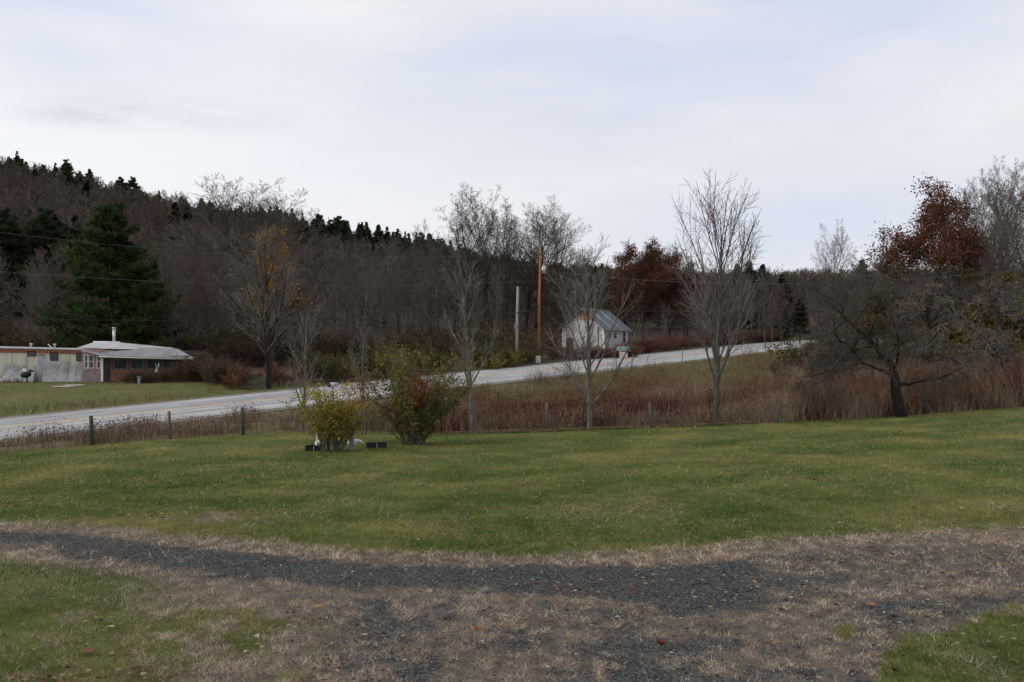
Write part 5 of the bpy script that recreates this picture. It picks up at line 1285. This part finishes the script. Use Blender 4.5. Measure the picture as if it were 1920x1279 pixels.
# far hillside forest, reads as one mass
def forest():
    rs = np.random.RandomState(61)
    temps = []
    for i in range(7):
        S, tips = skel(700 + i, 13, .16, rmin=.03, start=.25, end=.97, n=(15, 7, 4, 0), ang=((20, 58), (22, 50), (25, 60)), ln=(.50, .48, .5, .4), tap=.55, trop=(0, .05, .04, .03, .02), wig=(.04, .08, .12, .15, .2), segs=(4, 2, 1, 1, 1))
        S[:, 6:8] = np.minimum(np.maximum(S[:, 6:8], .045), .10); temps.append(ribbons(S, rs))
    ct = []
    for i in range(3):
        n = 330; h = .08 + .92 * rs.rand(n) ** .8; a = rs.rand(n) * 6.283; L = 3.9 * (1 - h) ** .65 * (.7 + .5 * rs.rand(n)) + .15
        p = np.stack([np.zeros(n), np.zeros(n), h * 13], 1); q = p + np.stack([np.cos(a) * L, np.sin(a) * L, -.10 * L + .3], 1)
        w_ = np.stack([-np.sin(a), np.cos(a), rs.randn(n) * .5], 1) * (.3 + .2 * L)[:, None]
        m_ = p * .45 + q * .55
        V = np.stack([p, m_ - w_, q, m_ + w_], 1).reshape(-1, 3); T = (np.arange(n) * 4)[:, None, None] + np.array([[0, 1, 2], [0, 2, 3]])[None]
        ct.append((V, T.reshape(-1, 3)))
    VV, TT, CCc = [], [], []; off = 0; cnt = 0
    pts = []
    for _ in range(16000):
        Y = 160 + (400 - 160) * rs.rand(); x = (rs.rand() * 2 - 1) * (.62 * Y + 10)
        pts.append((x, Y))
    pts = np.array(pts); zz = ground(pts[:, 0], pts[:, 1]); uu = 960 + F * pts[:, 0] / pts[:, 1]
    cell = {}
    for (x, Y), z, u in zip(pts, zz, uu):
        k = (int(x // 4.0), int(Y // 5.5))
        if k in cell: continue
        cell[k] = 1
        vtop = 640 - (z + 11 - EYE) / Y * F
        con = rs.rand() < (.04 + .45 * (u < 150) * (Y < 215) * (Y > 150) + .75 * (Y > 255) * (u > 540) * (u < 1150) + .4 * (Y > 320) * (u > 330) * (u < 540) + .12 * (Y > 330) * (u < 330))
        V, T = (ct[rs.randint(3)] if con else temps[rs.randint(7)])
        s = (.55 + .45 * rs.rand()) * (.85 if con else .9); a = rs.rand() * 6.283; ca, sa = math.cos(a), math.sin(a); sw = s * (1 if con else .9 + .4 * rs.rand())
        P = np.stack([(V[:, 0] * ca - V[:, 1] * sa) * sw + x, (V[:, 0] * sa + V[:, 1] * ca) * sw + Y, V[:, 2] * s + z], 1)
        VV.append(P); TT.append(T + off); off += len(P)
        base = np.array((.022, .034, .016) if con else ((.088, .070, .054), (.112, .095, .076), (.095, .070, .054))[rs.randint(3)])
        CCc.append(np.repeat(base[None] * (.75 + .5 * rs.rand()), len(T), 0)); cnt += 1
    tag(link('forest', np_mesh('forest', np.concatenate(VV), np.concatenate(TT), M['forest'], np.concatenate(CCc))), 'far hillside wood of bare grey brown trees and dark evergreens', 'forest', None, 'stuff')
forest()

# ================================================================== SHRUBS AND WEEDS
def brush():
    rs = np.random.RandomState(44); R = random.Random(17)
    def cc(*cols):
        c_ = np.array(cols)
        return lambda P, r: c_[r.randint(0, len(c_), len(P))] * (.6 + .8 * r.rand(len(P), 1))
    olive = shrub_meshes('olive_brush', 21, 3.0, 1, 22, 2200, cc((.075, .07, .02), (.10, .085, .028), (.06, .05, .02)), .17, rs, flare=.9, base_r=.8)
    yel = shrub_meshes('yellow_brush', 22, 3.6, 1, 22, 2600, cc((.095, .088, .018), (.075, .072, .016), (.065, .055, .018)), .18, rs, flare=.8, base_r=.8)
    brown = shrub_meshes('brown_brush', 23, 2.4, 1, 30, 1500, cc((.085, .045, .026), (.11, .055, .03), (.06, .036, .024)), .14, rs, flare=1.0, base_r=.9)
    red = shrub_meshes('red_brush', 24, 1.9, 1, 40, 1500, cc((.15, .050, .030), (.19, .062, .036), (.11, .042, .028)), .13, rs, flare=.9, base_r=1.1)
    rust = shrub_meshes('rust_brush', 25, 2.0, 1, 22, 1400, cc((.22, .075, .03), (.16, .055, .026), (.10, .05, .03)), .16, rs, flare=1.0, base_r=.8)
    fl = shrub_meshes('flowering_brush', 26, 2.2, 1, 20, 1400, cc((.10, .10, .02), (.30, .24, .03), (.08, .07, .02)), .15, rs, flare=1.0, base_r=.8)
    PP = ('stems', 'foliage')
    def p(me, u, Y, s, lab, grp, nm='roadside_bush'): place_tree(nm, me, gp(u, Y, -.05), lab, 'bush', grp, R.uniform(0, 6), s, parts=PP)
    p(yel, 742, 84, .85, 'tall yellow green bush behind the road, left of the slim lawn tree', None)
    p(yel, 790, 90, .8, 'yellow green bush just past the tall one, further back', None)
    p(fl, 956, 90.5, .85, 'bush dotted with yellow leaves at the foot of the grey pole', None)
    p(fl, 925, 88, .8, 'olive bush with some yellow leaves just before the grey pole', None)
    p(rust, 462, 73.4, .9, 'bush with rust red leaves over the low fence panel', None); p(rust, 525, 75.5, .9, 'rust leaved bush just past the trunk of the big roadside tree', None)
    p(rust, 436, 72.5, .6, 'small bush with a few yellow leaves at the end of the fence panel', None)
    for i in range(13): p(olive, R.uniform(560, 735), R.uniform(78, 88), R.uniform(.55, .95), 'low olive bush lining the far side of the road past the roadside tree', 'olive bushes behind the road')
    for i in range(13): p(olive, R.uniform(780, 990), R.uniform(88, 97), R.uniform(.6, 1.0), 'olive bush at the foot of the wood near the poles', 'olive bushes near the poles')
    for i in range(15): p(brown, R.uniform(310, 440), R.uniform(76, 84), R.uniform(.65, 1.0), 'brown thicket bush between the porch house and the roadside tree', 'brown bushes beside the porch house')
    for i in range(9): p(brown, R.uniform(236, 330), R.uniform(78.2, 79.3), R.uniform(.35, .55), 'low brown bush along the front of the screened porch', 'brown bushes under the porch')
    for i in range(40): 
        u = R.uniform(1000, 1480); Y = np.interp(u, [1000, 1130, 1220, 1480], [98, 103, 110, 134]) + R.uniform(0, 5)
        if 1055 < u < 1180: Y = min(Y, 101.5)
        p(red, u, Y, R.uniform(.75, 1.05) * (.8 if u < 1190 else 1.0), 'dense red brown bush in the hedge along the far side of the road' if u > 1190 else 'red brown bush in front of the old shed', 'red brown hedge bushes beyond the shed' if u > 1190 else 'red brown bushes before the shed')
    for i in range(26):
        u = R.uniform(1480, 2020); Y = R.uniform(70, 92); p(R.choice([brown, olive, brown]), u, Y, R.uniform(.9, 1.35), 'grey brown bush in the thicket behind the apple tree', 'thicket bushes behind the apple tree')
    for i in range(30): p(R.choice([olive, brown, brown]), R.uniform(-80, 330), R.uniform(104, 128), R.uniform(.9, 1.7), 'undergrowth bush in the wood behind the mobile home', 'undergrowth bushes behind the mobile home')
    for i in range(60): p(R.choice([olive, brown, brown]), R.uniform(330, 1020), R.uniform(98, 124), R.uniform(.8, 1.6), 'undergrowth bush deep between the trunks of the wood', 'undergrowth bushes in the wood')
    dark = shrub_meshes('twiggy_brush', 27, 5.0, 1, 26, 500, cc((.06, .05, .03), (.05, .035, .025)), .14, rs, flare=.75, base_r=.7)
    p(dark, 1083, 98.5, 1.0, 'tall twiggy dark bush covering part of the shed gable', None)
brush()

def weeds():
    rs = np.random.RandomState(71)
    def stalks(x, y, h, wd, col, lean, head, hcol, nm, lab):
        n = len(x)
        V, T, c = blades(x, y, h, wd, lean, col, rs)
        tip = V.reshape(n, 3, 3)[:, 2]; base = (V.reshape(n, 3, 3)[:, 0] + V.reshape(n, 3, 3)[:, 1]) / 2
        parts = [(V, T)]; cols = [c]
        for j in range(3):
            k = rs.rand(n) < head
            t = (.62 + .38 * rs.rand(n))[:, None]
            Pp = (base * (1 - t) + tip * t)[k] + rs.randn(k.sum(), 3) * .03
            v, tt = leaves(Pp, (.05 + .08 * rs.rand(k.sum())), rs, aspect=.55); parts.append((v, tt)); cols.append(np.repeat(hcol[k], 2, 0))
        V, T = cat(parts)
        tag(link(nm, np_mesh(nm, V, T, M['weed'], np.concatenate(cols))), lab, 'weeds', None, 'stuff')
    # main field
    n = 162000
    y = 46 + (112 - 46) * rs.rand(n) ** 1.7; u = 800 + 1420 * rs.rand(n); x = (u - 960) / F * y
    d, _ = road_info(x, y); uu = u
    e = lawn_edge_Y(u)
    keep = (d < -6.0) & (y > e + .15 + .5 * rs.rand(n) ** 2)
    x, y, u = x[keep], y[keep], u[keep]; d = d[keep]; n = len(x)
    a = fbm(x * .16, y * .10 + 4, 3); b = fbm(x * .45 + 9, y * .3, 3); bank = smooth(-19, -10, d)
    grassy = np.maximum(bank * smooth(.30, .48, b), smooth(58, 66, y) * (1 - smooth(80, 100, y)) * smooth(.5, .62, fbm(x * .12 + 31, y * .1, 3)) * (u > 1180) * (u < 1450))
    RB = np.array((.17, .085, .050)); TN = np.array((.46, .35, .235)); OL = np.array((.20, .180, .062)); DR = np.array((.115, .046, .033)); PK = np.array((.22, .155, .115))
    wt = smooth(.48, .62, b) ; wd_ = smooth(.50, .60, fbm(x * .3 + 50, y * .25 + 5, 2)) * (1 - smooth(52, 58, y))
    col = RB[None] * (1 - wt[:, None]) + (TN * .75)[None] * wt[:, None]
    col = col * (1 - wd_[:, None]) + DR[None] * wd_[:, None]
    pk = smooth(.52, .6, fbm(x * .2 + 80, y * .2, 2))[:, None] * .6 * (1 - wd_[:, None]); col = col * (1 - pk) + PK * pk
    tanfront = (rs.rand(n) < .30 * (1 - smooth(48, 51, y)))[:, None]; col = np.where(tanfront, TN[None], col)
    col = col * (1 - grassy[:, None]) + OL[None] * grassy[:, None] * 1.2
    k = rs.rand(n) < .07; col[k] = TN * .8
    col = col * .74 * (.6 + .8 * rs.rand(n, 1))
    h = np.interp(u, [950, 1300, 1500], [.80, .90, 1.32]) * (.55 + .75 * rs.rand(n)) * (.75 + .55 * wd_ + .5 * smooth(.4, .6, a)) * (1 - .65 * grassy) * np.where(u > 1480, 1.12, 1.0) * (.45 + .55 * smooth(0, 2.2, y - lawn_edge_Y(u)))
    hc = np.where((rs.rand(n) < .0 + .05 * pk[:, 0])[:, None], np.array([[.25, .20, .16]]), col * 1.1)
    hc = np.minimum(hc, np.array([[.15, .10, .068]]))
    stalks(x, y, h, .02 + .014 * rs.rand(n), col, .7, .28, hc, 'field_weeds', 'waist high red brown and tan dry weeds filling the field below the road')
    # narrow weedy strip between lawn and road, house end
    n = 31000
    u = -260 + 1100 * rs.rand(n); e = lawn_edge_Y(u); y = e + .1 + rs.rand(n) * np.interp(u, [0, 300, 560, 840], [3.5, 6, 9, 12]); x = (u - 960) / F * y
    d, _ = road_info(x, y); cl = fbm(x * .55 + 3, y * .4 + 3, 3); keep = (d < -6.2) & (rs.rand(n) < (.10 + 1.1 * smooth(.46, .64, cl)) * np.interp(u, [0, 400, 470], [.36, .45, 1])); x, y, u, cl = x[keep], y[keep], u[keep], cl[keep]; n = len(x)
    den = smooth(400, 470, u)
    tall = smooth(.50, .62, cl) * (1 - .35 * den)
    col = np.where(rs.rand(n, 1) < .55, np.array([[.17, .10, .078]]), np.array([[.25, .195, .11]])); gr = (rs.rand(n) < .35 * (1 - tall))[:, None]; col = np.where(gr, np.array([[.085, .085, .028]]), col) * (.6 + .8 * rs.rand(n, 1))
    h = .14 + .26 * rs.rand(n) + tall * (.15 + .60 * rs.rand(n) ** 1.6) + den * .30
    stalks(x, y, h, .018 + .012 * rs.rand(n), col, .5, .5, np.array([[.15, .10, .088]]) * (.6 + .9 * rs.rand(n, 1)), 'verge_weeds', 'brown seed heads and dry grass in the strip along the fence posts')
    # rough grass in the house yard and on both road shoulders
    n = 70000
    u = -330 + 2270 * rs.rand(n); y = 44 + 70 * rs.rand(n) ** 1.2; x = (u - 960) / F * y; d, _ = road_info(x, y)
    keep = ((np.abs(d) > 5.05) & (np.abs(d) < 6.8) & (y > lawn_edge_Y(u))) | ((d > 5.1) & (u < 420) & (y < 80.0))
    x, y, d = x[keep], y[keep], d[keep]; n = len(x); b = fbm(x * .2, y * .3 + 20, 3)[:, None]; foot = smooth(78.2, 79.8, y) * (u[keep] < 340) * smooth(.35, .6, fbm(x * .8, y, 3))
    br = (smooth(.40, .58, fbm(x * .3 + 7, y * .5, 3)) * (d > 5.6) * (d < 10.5) * (u[keep] < 420))[:, None]
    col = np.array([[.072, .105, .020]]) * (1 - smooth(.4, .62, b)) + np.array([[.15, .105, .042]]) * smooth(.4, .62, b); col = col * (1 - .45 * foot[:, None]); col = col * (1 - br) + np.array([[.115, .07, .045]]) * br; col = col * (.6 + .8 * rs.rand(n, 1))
    ed = smooth(9, 5.5, np.abs(d)) * (d > 0) + br[:, 0] * 3.2 + foot * 4.5
    V, T, c = blades(x, y, (.06 + .08 * rs.rand(n)) * (1 + 1.0 * ed), .03, .9, col, rs)
    tag(link('verge_grass', np_mesh('verge_grass', V, T, M['grass'], c)), 'rough green and straw grass of the house yard and the road verges', 'grass', None, 'stuff')
weeds()
